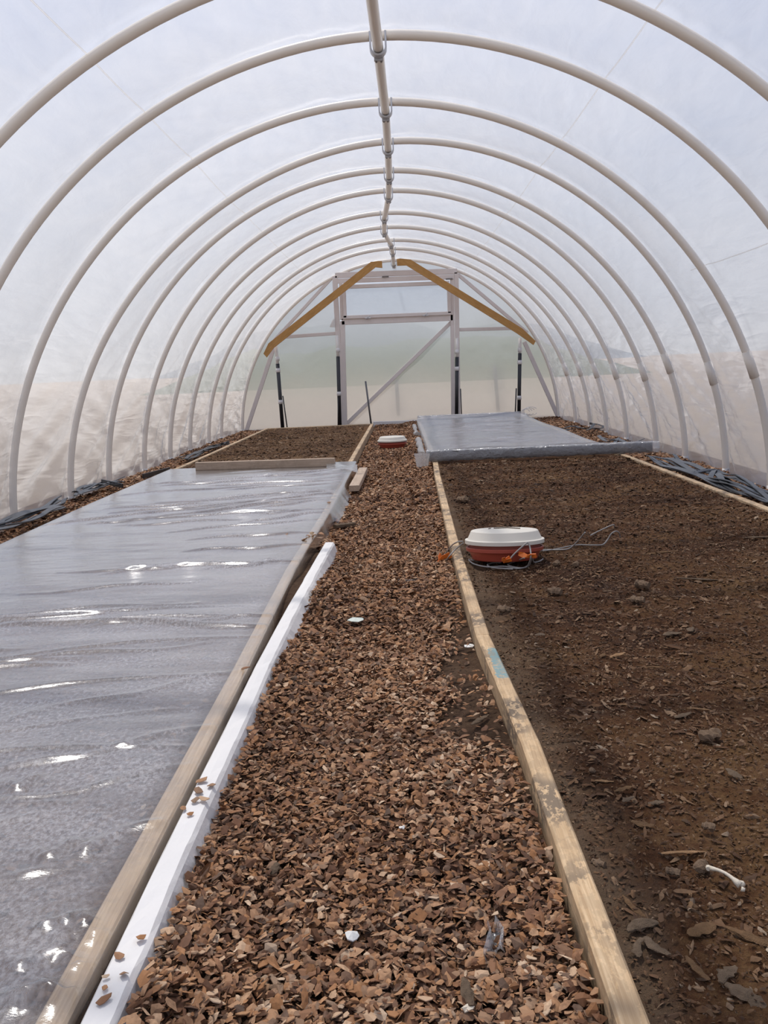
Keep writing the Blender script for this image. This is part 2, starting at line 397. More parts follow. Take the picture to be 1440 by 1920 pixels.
# ------------------------------------------------------------------ floor
def path_h(x, y):
    x = np.asarray(x, float); y = np.asarray(y, float)
    h = .018 * fbm(x * 3, y * 3, 3, 2) + .03 * fbm(x * .9, y * .9, 2, 5)
    left = np.clip((-.18 - x) / .16, 0, 1) * (x > -.6) * np.clip((4.6 - y) / .8, 0, 1)
    h = h + .045 * left * (.7 + .9 * (vnoise(y * 2.2, x * 0, 9)))
    right = np.clip((x - .08) / .16, 0, 1) * (x < .35)
    return h + .034 * right
xs = np.linspace(-2.75, 2.75, 140); ys = np.linspace(-1.6, 14.4, 400)
X, Yg = np.meshgrid(xs, ys, indexing='ij')
Z = path_h(X, Yg) - .010
Z = np.where((np.abs(X) > 2.5), -.02, Z)
link('floor', np_mesh('floor', np.stack([X, Yg, Z], -1).reshape(-1, 3), grid_faces(140, 400)), M['mulch_base'],
     kind='structure', label='brown earth floor under the bark chips')

# ------------------------------------------------------------------ hoop film (one continuous skin)
nth, y0f, y1f = 270, -1.25, 13.86
ysf = np.arange(y0f, y1f + .02, .029); th = np.linspace(0, math.pi, nth)
hy = np.array([h[0] for h in HOOPS])
PX, PZ = [], []
for Yh, cs in HOOPS:
    a, b = hoop_xz(cs, th, PIPE_R + .0065); PX.append(a); PZ.append(b)
PX, PZ = np.array(PX), np.array(PZ)
FV = np.zeros((len(ysf), nth, 3)); UV = np.zeros((len(ysf), nth, 2))
arc = th * 2.45
for i, y in enumerate(ysf):
    j = int(np.clip(np.searchsorted(hy, y) - 1, 0, len(hy) - 2)); t = np.clip((y - hy[j]) / (hy[j + 1] - hy[j]), 0, 1)
    x = PX[j] * (1 - t) + PX[j + 1] * t; z = PZ[j] * (1 - t) + PZ[j + 1] * t
    d = 4 * t * (1 - t)                                   # 0 at a hoop, 1 mid-bay
    low = np.clip(1 - z / 1.25, 0, 1) ** 1.2
    nx, nz = x / HA, z / HB; r = np.hypot(nx, nz); nx, nz = nx / r, nz / r
    # slack mid-bay, drawn folds running from the hoops, loose folds near the ground
    disp = -.018 * d
    side = np.where(x < 0, 1.0, -1.0)
    ph = (j * 2.37) % 5                                   # folds differ from bay to bay
    w_ = side * (y - hy[j])
    fold = fbm(arc * 3.2 + w_ * 1.7 + ph, y * .35 + arc * .25 + ph, 3, 12)
    fold2 = fbm(arc * 8.5 - w_ * 3.4 + ph * 2, y * .6 + arc * .2, 3, 21)
    fold3 = -np.abs(fbm(arc * 5.5 + w_ * 4.2 - ph, y * .5 - arc * .3, 3, 35))      # sharp drawn creases
    amp = (.020 + .15 * low) * (.30 + .70 * d)
    disp = disp + amp * fold + (.006 + .055 * low) * (.40 + .60 * d) * fold2 + (.012 + .12 * low) * (.30 + .70 * d) * fold3
    crease = -np.abs(fbm(arc * 12 + w_ * (6 + 2 * math.sin(j)) + ph, y * .9 + arc * .5, 2, 44)) + .08
    disp = disp + (.004 + .060 * low) * (.35 + .65 * d) * crease
    gather = np.abs(t - .5) > .40
    disp = disp + np.where(gather, .010 * (vnoise(arc * 16, np.full_like(arc, j * 3.3), 7) - .25), 0)
    disp = np.maximum(disp, -(.085 * d) - .001)
    FV[i, :, 0] = x + nx * disp; FV[i, :, 1] = y; FV[i, :, 2] = z + nz * disp - .03 * (z < .02)
    UV[i, :, 0] = arc; UV[i, :, 1] = y
me = np_mesh('greenhouse_film', FV.reshape(-1, 3), grid_faces(len(ysf), nth)[:, ::-1], True, uv=UV.reshape(-1, 2))
low_ = FV[:, :, 2] < .12
FILM_L = np.where(low_ & (FV[:, :, 0] < 0), FV[:, :, 0], -9).max(1); FILM_R = np.where(low_ & (FV[:, :, 0] > 0), FV[:, :, 0], 9).min(1)
def in_film(p, m=.02):                        # keep a point near the ground on the inner side of the film
    p.x = min(max(p.x, float(np.interp(p.y, ysf, FILM_L)) + m), float(np.interp(p.y, ysf, FILM_R)) - m); return p
film = link('greenhouse_film', me, M['film'], label='translucent white plastic film stretched over the tunnel hoops', cat='plastic film')
for ang in (117.6, 63.7, 36.2):
    pts = []
    a_ = math.radians(ang)
    k = int(np.argmin(np.abs(np.arctan2(PZ[3], PX[3]) - a_)))
    ylist = range(0, len(ysf), 5) if ang != 36.2 else range(124, 250, 5)
    for i in ylist:
        p = FV[i, k]; near = float(np.min(np.abs(hy - p[1]))); pts.append(p - np.array([p[0] / HA, 0, p[2] / HB]) * (.003 + .007 * min(1, near / .12)))
    MB().tube(pts, .0035, 4).build('seam', M['seam'], film)

# ------------------------------------------------------------------ hoops
VIS = 'ABCDEFGHIJK'
ordn = ['first', 'second', 'third', 'fourth', 'fifth', 'sixth', 'seventh', 'eighth', 'ninth', 'tenth', 'eleventh', 'twelfth', 'thirteenth']
for i, (Yh, cs) in enumerate(HOOPS):
    k = i - 2
    if k == 10: lab = 'white PVC hoop against the end wall with the door'
    else: lab = f'white PVC tunnel hoop, {ordn[10 - k]} hoop counting from the end wall'
    tht = np.linspace(0, math.pi, 90); a, b = hoop_xz(cs, tht)
    e = thing('tunnel_hoop', lab, 'hoop', (0, Yh, 0), 'white PVC hoops carrying the film')
    pts = [(a[0], Yh, -.06)] + [(p, Yh, q) for p, q in zip(a, b)] + [(a[-1], Yh, -.06)]
    MB().tube(pts, PIPE_R, 12).build('pipe', M['pvc'], e)
    if 2 <= i <= 11:
        kk = int(np.argmin(np.abs(np.arctan2(b, a) - math.radians(18.4 + random.uniform(-.6, .8)))))
        MB().tube([(a[kk - 1], Yh, b[kk - 1]), (a[kk], Yh, b[kk]), (a[kk + 1], Yh, b[kk + 1])], PIPE_R + .0045, 12).build('coupling', M['pvc'], e)
    # wooden/steel ground stub the pipe slips over
    for s in (0, -1):
        MB().tube([(a[s], Yh, -.05), (a[s], Yh, .03)], PIPE_R + .0015, 10).build('ground_socket', M['pvc_old'], e)

# ------------------------------------------------------------------ ridge purlin with clamps
APX = {2: (-.01, 2.46), 3: (.011, 2.454), 4: (.034, 2.450), 5: (.041, 2.448), 6: (.041, 2.444), 7: (.030, 2.453), 8: (-.023, 2.440),
       9: (-.036, 2.437), 10: (.037, 2.429), 11: (.054, 2.436), 12: (.064, 2.432)}
pur = thing('ridge_purlin', 'long white ridge pipe clamped under the top of the hoops', 'pipe', (0, 3.8, 2.4))
pp = [(-.02, -1.2, 2.405)]
for i in range(2): pp.append((-.02, HOOPS[i][0], 2.405))
for i in range(2, 13): pp.append((APX[i][0], HOOPS[i][0], APX[i][1] - .052))
pp.append((APX[12][0] + .012, 13.98, APX[12][1] - .075))
sm = []
for i in range(len(pp) - 1):
    for t in np.linspace(0, 1, 8, endpoint=False):
        p = Vector(pp[i]).lerp(Vector(pp[i + 1]), t); p.z -= .010 * 4 * t * (1 - t); sm.append(p)
sm.append(Vector(pp[-1]))
MB().tube(sm, .026, 12).build('pipe', M['pvc'], pur)
for i in range(2, 13):
    x, z = APX[i]; Yh = HOOPS[i][0]; zc = z - .052
    mb = MB(); ring = []
    n = 18
    for k in range(n + 1):
        a = math.pi * k / n + math.pi
        ring.append((.037 * math.cos(a), .037 * math.sin(a)))
    ring = [(-.037, .070)] + [(-.037, .03)] + ring + [(.037, .03), (.037, .070)]
    rr = []
    for qx, qz in ring:
        l = math.hypot(qx, qz - .0); ux, uz = (qx / .037, 0) if qz > 0 else (qx / .037, qz / .037)
        o = .009
        rr.append([(x + qx - ux * o / 2, Yh - .025, zc + qz - uz * o / 2), (x + qx + ux * o / 2, Yh - .025, zc + qz + uz * o / 2),
                   (x + qx + ux * o / 2, Yh + .025, zc + qz + uz * o / 2), (x + qx - ux * o / 2, Yh + .025, zc + qz - uz * o / 2)])
    br = mb.rings(rr, True, True, False).build('clamp', M['steel'], pur)
    for s in (-1, 1):
        MB().tube([(x + s * .012, Yh + .028, zc - .045), (x + s * .012, Yh + .045, zc - .05)], [.008, .006], 6).build('bolt', M['dark_steel'], br)
    MB().beam((x - .022, Yh + .03, zc - .040), (x + .022, Yh + .03, zc - .040), .012, .022, (0, 0, 1), .002).build('clamp_lug', M['steel'], br)

# ------------------------------------------------------------------ end wall
YE = 13.80
aK, bK = hoop_xz(HOOPS[12][1], np.linspace(0, math.pi, 60), .02)
def E_(cx, cy, Y=YE):                        # position in the end-wall close-up (2.25 x, origin 440,440) -> metres
    p = ony(440 + cx / 2.25, 440 + cy / 2.25, Y); return Vector(p)
# film of the end wall around the door: polygon fan grid with slight slack
DL, DR, DT = -.80, .955, 2.262
def end_panel(xa, xb, zb, ztop, nm):
    nu, nv = 44, 60
    V = []
    for u in np.linspace(0, 1, nu):
        x = xa + (xb - xa) * u; zt = max(ztop(x), zb + .01)
        for w in np.linspace(0, 1, nv):
            z = zb + (zt - zb) * w
            yy = YE + .055 + .03 * float(fbm(x * 2.3, z * 2.6, 3, 31)) * math.sin(math.pi * min(max(u, .02), .98))
            V.append((x, yy, z))
    return np_mesh(nm, V, grid_faces(nu, nv))
def arch(x):
    return float(np.interp(x, aK[::-1], bK[::-1], left=0, right=0))
wb = link('wall_back', end_panel(-2.40, DL + .02, -.02, arch, 'wall_back'), M['end_film'], kind='structure', label='milky plastic film closing the far end of the tunnel')
link('film_panel', end_panel(DR - .02, 2.47, -.02, arch, 'film_panel'), M['end_film'], wb)
link('film_panel', end_panel(DL, DR, DT, arch, 'film_panel'), M['end_film'], wb)
def eb(mb, a, b, w=.045, d=.04, Y=YE):       # framing lumber between two close-up points
    return mb.beam(E_(*a, Y), E_(*b, Y), d, w, (0, 0, 1) if abs(a[0] - b[0]) > abs(a[1] - b[1]) else (1, 0, 0), .004)
FR = M['frame']
# end-wall studs, rails and slanting rafters (parts of the wall)
for a, b, w in [((215, 431), (432, 416), .05), ((942, 401), (1200, 394), .05),
                ((412, 180), (165, 447), .045), ((942, 168), (1235, 415), .05),
                ((168, 468), (48, 832), .06), ((1222, 452), (1372, 785), .06)]:
    eb(MB(), a, b, w, .04, YE + .02).build('wall_stud', FR, wb)
eb(MB(), (40, 834), (110, 832), .06, .05, YE + .01).build('sill_board', FR, wb)
eb(MB(), (1290, 790), (1382, 786), .06, .05, YE + .01).build('sill_board', FR, wb)
dr = thing('door_1', 'pale framed film door with hinged vent window in end wall', 'door', (.08, YE, 0), None, 'structure')
fr = eb(MB(), (422, 176), (458, 812), .075, .05).build('jamb', FR, dr)
eb(MB(), (935, 160), (944, 790), .065, .05).build('jamb', FR, dr)
eb(MB(), (424, 172), (938, 154), .080, .05).build('header', FR, dr)
eb(MB(), (432, 196), (925, 178), .07, .035, YE - .01).build('header', FR, dr)
eb(MB(), (447, 205), (452, 360), .05, .04, YE - .01).build('stile', FR, dr)
eb(MB(), (455, 365), (466, 808), .07, .04, YE - .01).build('stile', FR, dr)
eb(MB(), (917, 190), (922, 785), .06, .04, YE - .01).build('stile', FR, dr)
eb(MB(), (452, 368), (920, 350), .09, .04, YE - .01).build('mid_rail', FR, dr)
eb(MB(), (915, 368), (474, 796), .055, .025, YE + .025).build('diagonal_brace', FR, dr)
# film of the door leaf
V = [];
for u in np.linspace(0, 1, 40):
    for w in np.linspace(0, 1, 40):
        a = E_(462, 370).lerp(E_(918, 352), u); b = E_(466, 815).lerp(E_(924, 795), u)
        p = a.lerp(b, w); V.append((p.x, YE + .02 + .022 * float(fbm(p.x * 2.6 + p.z, p.z * 2.2, 3, 5)) * math.sin(math.pi * u), p.z))
link('door_film', np_mesh('door_film', V, grid_faces(40, 40)), M['end_film'], dr)
# vent window: its own frame with pane and two latches
vent = eb(MB(), (456, 221), (905, 203), .055, .045, YE - .04).build('vent_frame', FR, dr)
eb(MB(), (461, 222), (466, 350), .05, .045, YE - .04).build('vent_stile', FR, vent)
eb(MB(), (902, 205), (906, 330), .05, .045, YE - .04).build('vent_stile', FR, vent)
eb(MB(), (458, 349), (912, 331), .05, .045, YE - .04).build('vent_rail', FR, vent)
V = []
for u in np.linspace(0, 1, 40):
    for w in np.linspace(0, 1, 24):
        a = E_(464, 224).lerp(E_(904, 206), u); b = E_(464, 345).lerp(E_(905, 328), u)
        p = a.lerp(b, w); V.append((p.x, YE - .03 + .02 * float(fbm(p.x * 3.6, p.z * 4.2, 3, 15)), p.z))
link('pane', np_mesh('pane', V, grid_faces(40, 24)), M['vent_film'], vent)
for cx, cy in ((562, 352), (806, 341)):
    p = E_(cx, cy, YE - .075)
    mb = MB().beam(p + Vector((-.045, 0, 0)), p + Vector((.045, 0, 0)), .012, .016)
    mb.tube([p + Vector((-.012, -.012, -.02)), p + Vector((.0, -.014, .015)), p + Vector((.025, -.012, .03))], .006, 6)
    mb.build('latch', M['steel'], dr)
for cx, cy in ((636, 177), (905, 187)):
    p = E_(cx, cy, YE - .045)
    MB().beam(p + Vector((-.05, 0, 0)), p + Vector((.05, 0, 0)), .01, .022).build('hinge', M['dark_steel'], dr)
eb(MB(), (585, 800), (800, 792), .08, .06, YE - .08).build('trim_1', M['bandw'], None, kind='structure', label='white sill board across the door foot')
# small torn film tuft beside the door
mb = MB(); p = E_(414, 372, YE - .05)
mb.add([p + Vector((-.05, 0, -.06)), p + Vector((.03, -.02, -.07)), p + Vector((.035, .01, .08)), p + Vector((0, -.035, 0)), p + Vector((-.01, 0, .03))],
       [(0, 1, 3), (1, 2, 3), (2, 4, 3), (4, 0, 3)], True).build('film_tuft', M['cloth'], wb)

# golden knee braces
for nm, pts, lab in (('wooden_brace', [(622, 117), (582, 117), (152, 470), (128, 508)], 'golden lumber brace slanting past the door post without an orange knot end, torn film tuft beside it'),
                     ('wooden_brace', [(684, 108), (735, 108), (1205, 408), (1266, 455)], 'golden lumber brace')):
    Yb = 13.52
    P_ = [E_(*q, Yb) for q in pts]
    left = pts[0][0] < 650
    lab = ('golden lumber brace slanting down from ridge beside the torn white film tuft' if left
           else 'golden lumber brace slanting down from ridge above the plastic covered bed')
    # one plank cut to a polygon: long straight run with angled ends
    d = (P_[2] - P_[1]).normalized(); nrm = Vector((-d.z, 0, d.x))
    if nrm.z < 0: nrm = -nrm
    hw = .050
    out_ = Vector((1, 0, 0)) if left else Vector((-1, 0, 0))
    tip = P_[0]; low = P_[3]
    poly = [tip + Vector((0, 0, .016)), tip + Vector((0, 0, -.078)), P_[1] - nrm * hw + out_ * .01 + Vector((0, 0, -.03)), P_[2] - nrm * hw * 1.0 - d * .02,
            low + Vector((.025 if left else -.02, 0, -.035)), low + Vector((-.02 if left else .012, 0, .02)), P_[2] + nrm * hw - d * .0, P_[1] + nrm * hw + out_ * -.0]
    poly[-1] = P_[1] + nrm * hw * .9 + Vector((0, 0, -.030))
    poly.append(tip + Vector((-.05 if left else .05, 0, .022)))
    n = len(poly); t_ = .02
    c0 = sum(poly, Vector()) / n
    ang = math.atan2(d.z, d.x)
    Rm = Matrix.Rotation(-ang, 4, 'Y')       # local x along plank
    inv = (Matrix.Translation(c0) @ Rm).inverted()
    vs_ = [inv @ (p + Vector((0, -t_, 0))) for p in poly] + [inv @ (p + Vector((0, t_, 0))) for p in poly]
    fs = [tuple(range(n)), tuple(range(2 * n - 1, n - 1, -1))] + [(i, (i + 1) % n, n + (i + 1) % n, n + i) for i in range(n)]
    o = MB().add(vs_, fs).build('wooden_brace', M['brace'], label=lab, cat='lumber brace', group='golden braces at the end wall')
    o.matrix_world = Matrix.Translation(c0) @ Rm

# black pipes standing at the end wall
POSTS = [((174, 466), (181, 545), (203, 822), (572, 705), 'black pipe post with white bands beside the far left bed corner, thin rod leaning', .030),
         ((431, 425), (436, 514), (444, 812), (670,), 'black pipe post standing against the door jamb behind the bare soil bed', .030),
         ((938, 436), (938, 516), (936, 785), (565,), 'black pipe post standing against the door jamb behind the plastic covered bed', .030),
         ((1204, 436), (1203, 500), (1199, 780), (538, 687), 'black pipe post under the end of the brace behind the covered bed', .030)]
LABS = ['black pipe post under the low end of the brace behind the bare soil bed', None, None, None]
for i, (t0, t1, b, bands, lab, r) in enumerate(POSTS):
    lab = LABS[i] or lab; Yp = 13.60
    e = thing('pipe_post', lab, 'pipe post', E_(*b, Yp), 'black pipe posts at the end wall')
    MB().tube([E_(*b, Yp), E_(*t1, Yp)], r * .93, 12).build('black_sleeve', M['black'], e)
    MB().tube([E_(*t1, Yp), E_(*t0, Yp)], r * .78, 10).build('upper_pipe', M['pvc_old'], e)
    for yb in bands:
        w = (yb - t1[1]) / (b[1] - t1[1]); c = E_(*t1, Yp).lerp(E_(*b, Yp), w)
        MB().tube([c + Vector((0, 0, -.03)), c + Vector((0, 0, .03))], r * 1.12, 12).build('band', M['bandw'], e)
    c = E_(t1[0], (t0[1] + t1[1]) / 2 + 18, Yp)
    MB().tube([c + Vector((0, 0, -.03)), c + Vector((0, 0, .03))], r * 1.02, 12).build('band', M['bandw'], e)
for a, b, r, lab in [((203, 680), (222, 818), .009, 'thin black rod leaning at the foot of the post under the brace'),
                     ((436, 690), (436, 812), .007, 'thin black rod beside the door jamb behind the bare soil bed'),
                     ((953, 650), (958, 785), .008, 'thin black rod beside the door jamb behind the covered bed'),
                     ((1188, 648), (1183, 780), .010, 'thin black rod upright beside the post behind the covered bed')]:
    MB().tube([E_(*b, 13.5), E_(*a, 13.5)], r, 8).build('thin_rod', M['black'], label=lab, cat='rod', group='thin rods at the end wall')
MB().tube([E_(577, 808, 13.3), E_(552, 618, 13.3)], .013, 8).build('grey_stake', M['greyrod'], label='grey metal stake leaning upright in front of the door film', cat='stake')
# fence posts outside, seen faintly through the film
for a, b in [((682, 610), (692, 785)), ((1096, 550), (1113, 770))]:
    p = E_(*b, 17.0); q = E_(*a, 17.0); p.z = -.05
    MB().tube([p, q], .035, 8).build('fence_post', M['greyrod'], label='blurred grey post standing outside behind the end wall film', cat='post', group='posts outside')

# ================================================================== BEDS
def bed_h(x, y, seed):
    return .066 + .022 * fbm(x * 4, y * 4, 4, seed) + .026 * fbm(x * 20, y * 20, 3, seed + 3)
R_IN = ([.45, 1.83, 2.6, 3.9, 6.6, 7.7, 13.1], [.291, .285, .258, .262, .305, .335, .34])       # centre lines of the edging boards
R_OUT = ([.45, 4.7, 7.5, 13.1], [1.93, 1.91, 1.88, 1.85])
L_IN = ([.45, 2.4, 3.6, 5.1, 7.27, 7.28, 12.95], [-.445, -.432, -.435, -.40, -.37, -.405, -.345])
L_OUT = ([.45, 5.8, 8.0, 12.95], [-1.96, -1.97, -1.93, -1.86])
def bed(name, label, lo, hi, ya, yb, seed, mat, far, dx, split=None):
    e = thing(name, label, 'garden bed', ((lo[1][0] + hi[1][0]) / 2, (ya + yb) / 2, 0))
    def patch(a, b, d, m, nm):
        nx, ny = int(1.6 / d) + 1, int((b - a) / (d * 1.3)) + 1
        U, Yy = np.meshgrid(np.linspace(0, 1, nx), np.linspace(a, b, ny), indexing='ij')
        xa, xb = np.interp(Yy, *lo), np.interp(Yy, *hi); X = xa + (xb - xa) * U
        Zz = bed_h(X, Yy, seed)
        return link(nm, np_mesh(nm, np.stack([X, Yy, Zz], -1).reshape(-1, 3), grid_faces(nx, ny)), m, e)
    patch(ya, split, dx, mat, 'soil'); patch(split, yb, dx * 1.6, far, 'soil')
    return e
RB = bed('raised_bed', 'right-hand raised bed of dark bare soil with pine edging and a covered far end', R_IN, R_OUT, .45, 13.1, 41, M['soil'], M['soil'], .012, 7.5)
RB['label'] = 'raised bed of dark bare soil crossed by a plastic sheet at its far end'
LB = bed('raised_bed', 'raised bed under a clear plastic sheet with brown bare soil at its far end', L_OUT, L_IN, .45, 12.95, 57, M['soil'], M['soil_far'], .02, 7.6)
def rail(pts, w, h, mat, parent, nm='edging_board', zc=None, seg=14):
    for (a, b) in zip(pts[:-1], pts[1:]):
        MB().beam((a[0], a[1], a[2] - h / 2), (b[0], b[1], b[2] - h / 2), w, h, (0, 0, 1), .004, seg, .0004).build(nm, mat, parent)
rail([(.291, .45, .083), (.285, 1.83, .083)], .040, .09, M['rail'], RB)
rail([(.285, 1.83, .083), (.258, 2.6, .083), (.262, 3.9, .082)], .040, .09, M['rail'], RB)
rail([(.262, 3.9, .082), (.305, 6.6, .080), (.335, 7.7, .08), (.34, 13.1, .08)], .042, .09, M['rail'], RB)
rail([(1.93, .45, .082), (1.91, 4.7, .082), (1.88, 7.5, .082), (1.85, 13.1, .082)], .04, .09, M['rail_plain'], RB)
rail([(.34, 13.12, .08), (1.85, 13.12, .08)], .04, .09, M['rail_plain'], RB)
rail([(-.445, .45, .083), (-.432, 2.4, .083), (-.435, 3.6, .083)], .042, .09, M['rail_pink'], LB)
rail([(-.435, 3.6, .083), (-.40, 5.1, .083), (-.37, 7.3, .083)], .042, .09, M['rail_pink'], LB)
rail([(-.405, 7.25, .085), (-.345, 12.95, .085)], .042, .09, M['rail_plain'], LB)
rail([(-1.96, .45, .083), (-1.97, 5.8, .083), (-1.93, 8.0, .083), (-1.86, 12.95, .083)], .04, .09, M['rail_plain'], LB)
rail([(-1.86, 12.97, .083), (-.345, 12.97, .083)], .04, .09, M['rail_plain'], LB)

# ================================================================== CHIPS (loose flakes)
def flakes(pos, length, aspect, tilt, curve, tint, seed, nr=6):
    r = np.random.default_rng(seed); n = len(pos)
    ang = np.linspace(0, 2 * math.pi, nr, endpoint=False)[None, :] + r.uniform(-.35, .35, (n, nr))
    rad = r.uniform(.72, 1.18, (n, nr))
    u = np.cos(ang) * rad * length[:, None] / 2; w = np.sin(ang) * rad * (length * aspect)[:, None] / 2
    zz = -curve[:, None] * (w ** 2 / (length * aspect)[:, None] + .35 * u ** 2 / length[:, None]) + r.normal(0, .04, (n, nr)) * (length * aspect)[:, None]
    L = np.zeros((n, nr + 1, 3)); L[:, 1:, 0] = u; L[:, 1:, 1] = w; L[:, 1:, 2] = zz
    L[:, 0, 2] = .10 * length * aspect
    yaw = r.uniform(0, 2 * math.pi, n); tx = r.normal(0, 1, n) * tilt; ty = r.normal(0, 1, n) * tilt * .7
    def rot(A, i, j, t):
        c, s = np.cos(t)[:, None], np.sin(t)[:, None]; a, b = A[:, :, i].copy(), A[:, :, j].copy()
        A[:, :, i] = c * a - s * b; A[:, :, j] = s * a + c * b
    rot(L, 1, 2, tx); rot(L, 0, 2, ty); rot(L, 0, 1, yaw)
    V = (L + pos[:, None, :]).reshape(-1, 3)
    k = np.arange(nr); base = (np.arange(n) * (nr + 1))[:, None]
    T = np.stack([np.broadcast_to(base, (n, nr)), base + 1 + k, base + 1 + (k + 1) % nr], -1).reshape(-1, 3)
    tt = np.repeat(tint, nr + 1)
    return V, T, tt
def scatter(name, mat, regions, hf, label, cat, lrange, seed, aspect=(.4, .85), tilt=.38, keep=None, lift=(.0, .016), dist=None, tmul=1.0, parent=None):
    r = np.random.default_rng(seed); Vs, Ts, Tt, b = [], [], [], 0
    for x0, x1, ya, yb, dens, sc in regions:
        n = int((x1 - x0) * (yb - ya) * dens)
        x = r.uniform(x0, x1, n); y = r.uniform(ya, yb, n)
        if keep is not None:
            m = r.random(n) < keep(x, y); x, y = x[m], y[m]; n = len(x)
        ln = np.exp(r.normal(math.log((lrange[0] * lrange[1]) ** .5), .36, n)).clip(lrange[0] * .7, lrange[1] * 1.5) * sc
        z = hf(x, y) + r.uniform(*lift, n)
        long_ = r.random(n) < .10
        asp = np.where(long_, r.uniform(.12, .25, n), r.uniform(*aspect, n)); ln = np.where(long_, ln * 1.6, ln)
        tn = r.beta(1.35, 1.75, n)
        tn = np.clip(tn + .5 * fbm(x * 2.0, y * 2.0, 2, 77), 0, 1) * tmul
        V, T, tt = flakes(np.stack([x, y, z], 1), ln, asp, np.full(n, tilt), r.uniform(-.6, 1.6, n), tn, seed + len(Vs))
        Vs.append(V); Ts.append(T + b); Tt.append(tt); b += len(V)
    me = np_mesh(name, np.concatenate(Vs), np.concatenate(Ts), False, np.concatenate(Tt))
    return link(name, me, mat, parent, label=label, cat=cat, kind='stuff')
def path_keep(x, y):                          # bare spilled soil along the right board
    bare = np.clip((x - .03 - .12 * vnoise(x * 0, y * 5, 6)) / .08, 0, 1) * np.clip(1.6 - 1.3 * np.abs(y - 2.45) / .95, 0, 1) * (vnoise(x * 11, y * 9, 3) > .22)
    edge = np.interp(y, [.5, 1.4, 2.4, 3.0, 4.1, 4.2, 5.1, 7.3, 7.5, 13], [-.346, -.346, -.338, -.318, -.275, -.375, -.36, -.335, -.365, -.31])
    spill = (np.abs(y - 1.72) < .10) & (x > edge - .045)
    bare = np.where(x > np.interp(y, *R_IN) - .030, 10., bare)
    return np.clip(1 - .93 * bare, 0, 1) * np.where((x > edge) | (spill & (vnoise(x * 60, y * 40, 8) > .62)), 1, 0)
scatter('wood_chip_mulch', M['chips'], [(-.43, .275, .82, 2.6, 25000, .84), (-.40, .28, 2.6, 5, 16000, .95), (-.36, .33, 5, 13.8, 7500, 1.2)],
        path_h, 'brown bark chips covering the path between the two beds', 'bark mulch', (.013, .026), 5, keep=path_keep, tilt=.50, lift=(0, .02))
scatter('wood_chip_mulch', M['chips'], [(-2.5, -1.90, 3.6, 13.8, 5200, 1.45), (-2.45, -1.98, .6, 3.6, 4200, 1.5)], path_h,
        'brown bark chips along the film wall beside the covered near bed', 'bark mulch', (.014, .026), 6,
        keep=lambda x, y: ((x > np.interp(y, ysf, FILM_L) + .012) & (x < np.interp(y, *L_OUT) - .038)).astype(float))
scatter('wood_chip_mulch', M['chips'], [(1.88, 2.5, 3.6, 13.8, 5200, 1.45), (1.95, 2.45, .6, 3.6, 4200, 1.5)], path_h,
        'brown bark chips along the film wall beside the bare soil bed', 'bark mulch', (.014, .026), 8,
        keep=lambda x, y: ((x < np.interp(y, ysf, FILM_R) - .012) & (x > np.interp(y, *R_OUT) + .030)).astype(float))
# crumbs and bits on the soil (parts of the beds)
for o in (scatter('soil_crumbs', M['soil_bits'], [(.31, 1.9, .8, 1.9, 17000, .50), (.285, 1.9, 1.9, 2.6, 15000, .52), (.285, 1.9, 2.6, 4.2, 9000, .62), (.33, 1.9, 4.2, 7.5, 4200, .9)], lambda x, y: bed_h(x, y, 41), None, None, keep=lambda x, y: ((x > np.interp(y, *R_IN) + .028) & (x < np.interp(y, *R_OUT) - .028)).astype(float), lrange=(.008, .022), seed=21, tilt=.55, lift=(-.002, .006), tmul=.95, parent=RB),
          scatter('soil_litter', M['soil_bits'], [(.34, 1.9, .8, 4.2, 1100, .72), (.34, 1.9, 4.2, 7.5, 500, 1.1)], lambda x, y: bed_h(x, y, 41), None, None, keep=lambda x, y: ((x > np.interp(y, *R_IN) + .028) & (x < np.interp(y, *R_OUT) - .028)).astype(float), lrange=(.020, .045), seed=22, aspect=(.2, .55), tilt=.25, lift=(.002, .006), parent=RB),
          scatter('soil_crumbs', M['soil_bits'], [(-1.92, -.47, .8, 4.5, 1800, .9), (-1.92, -.47, 4.5, 7.6, 800, 1.2), (-1.92, -.44, 7.6, 12.9, 2200, 1.25)], lambda x, y: bed_h(x, y, 57), None, None, keep=lambda x, y: ((x > np.interp(y, *L_OUT) + .028) & (x < np.interp(y, *L_IN) - .028)).astype(float), lrange=(.012, .028), seed=23, tilt=.3, lift=(-.002, .005), parent=LB)):
    pass

# ================================================================== SHEETS
def sheet_wrinkles(X, Y, lines):
    z = 0
    for (x0, y0, x1, y1, h, w) in lines:
        t = np.clip(((X - x0) * (x1 - x0) + (Y - y0) * (y1 - y0)) / ((x1 - x0) ** 2 + (y1 - y0) ** 2), 0, 1)
        d = np.hypot(X - (x0 + t * (x1 - x0)), Y - (y0 + t * (y1 - y0)) - .02 * np.sin(9 * t + x0 * 7))
        z = z + h * np.exp(-(d / w) ** 2) * np.sin(math.pi * np.clip(t, .04, .96)) ** .5
    return z
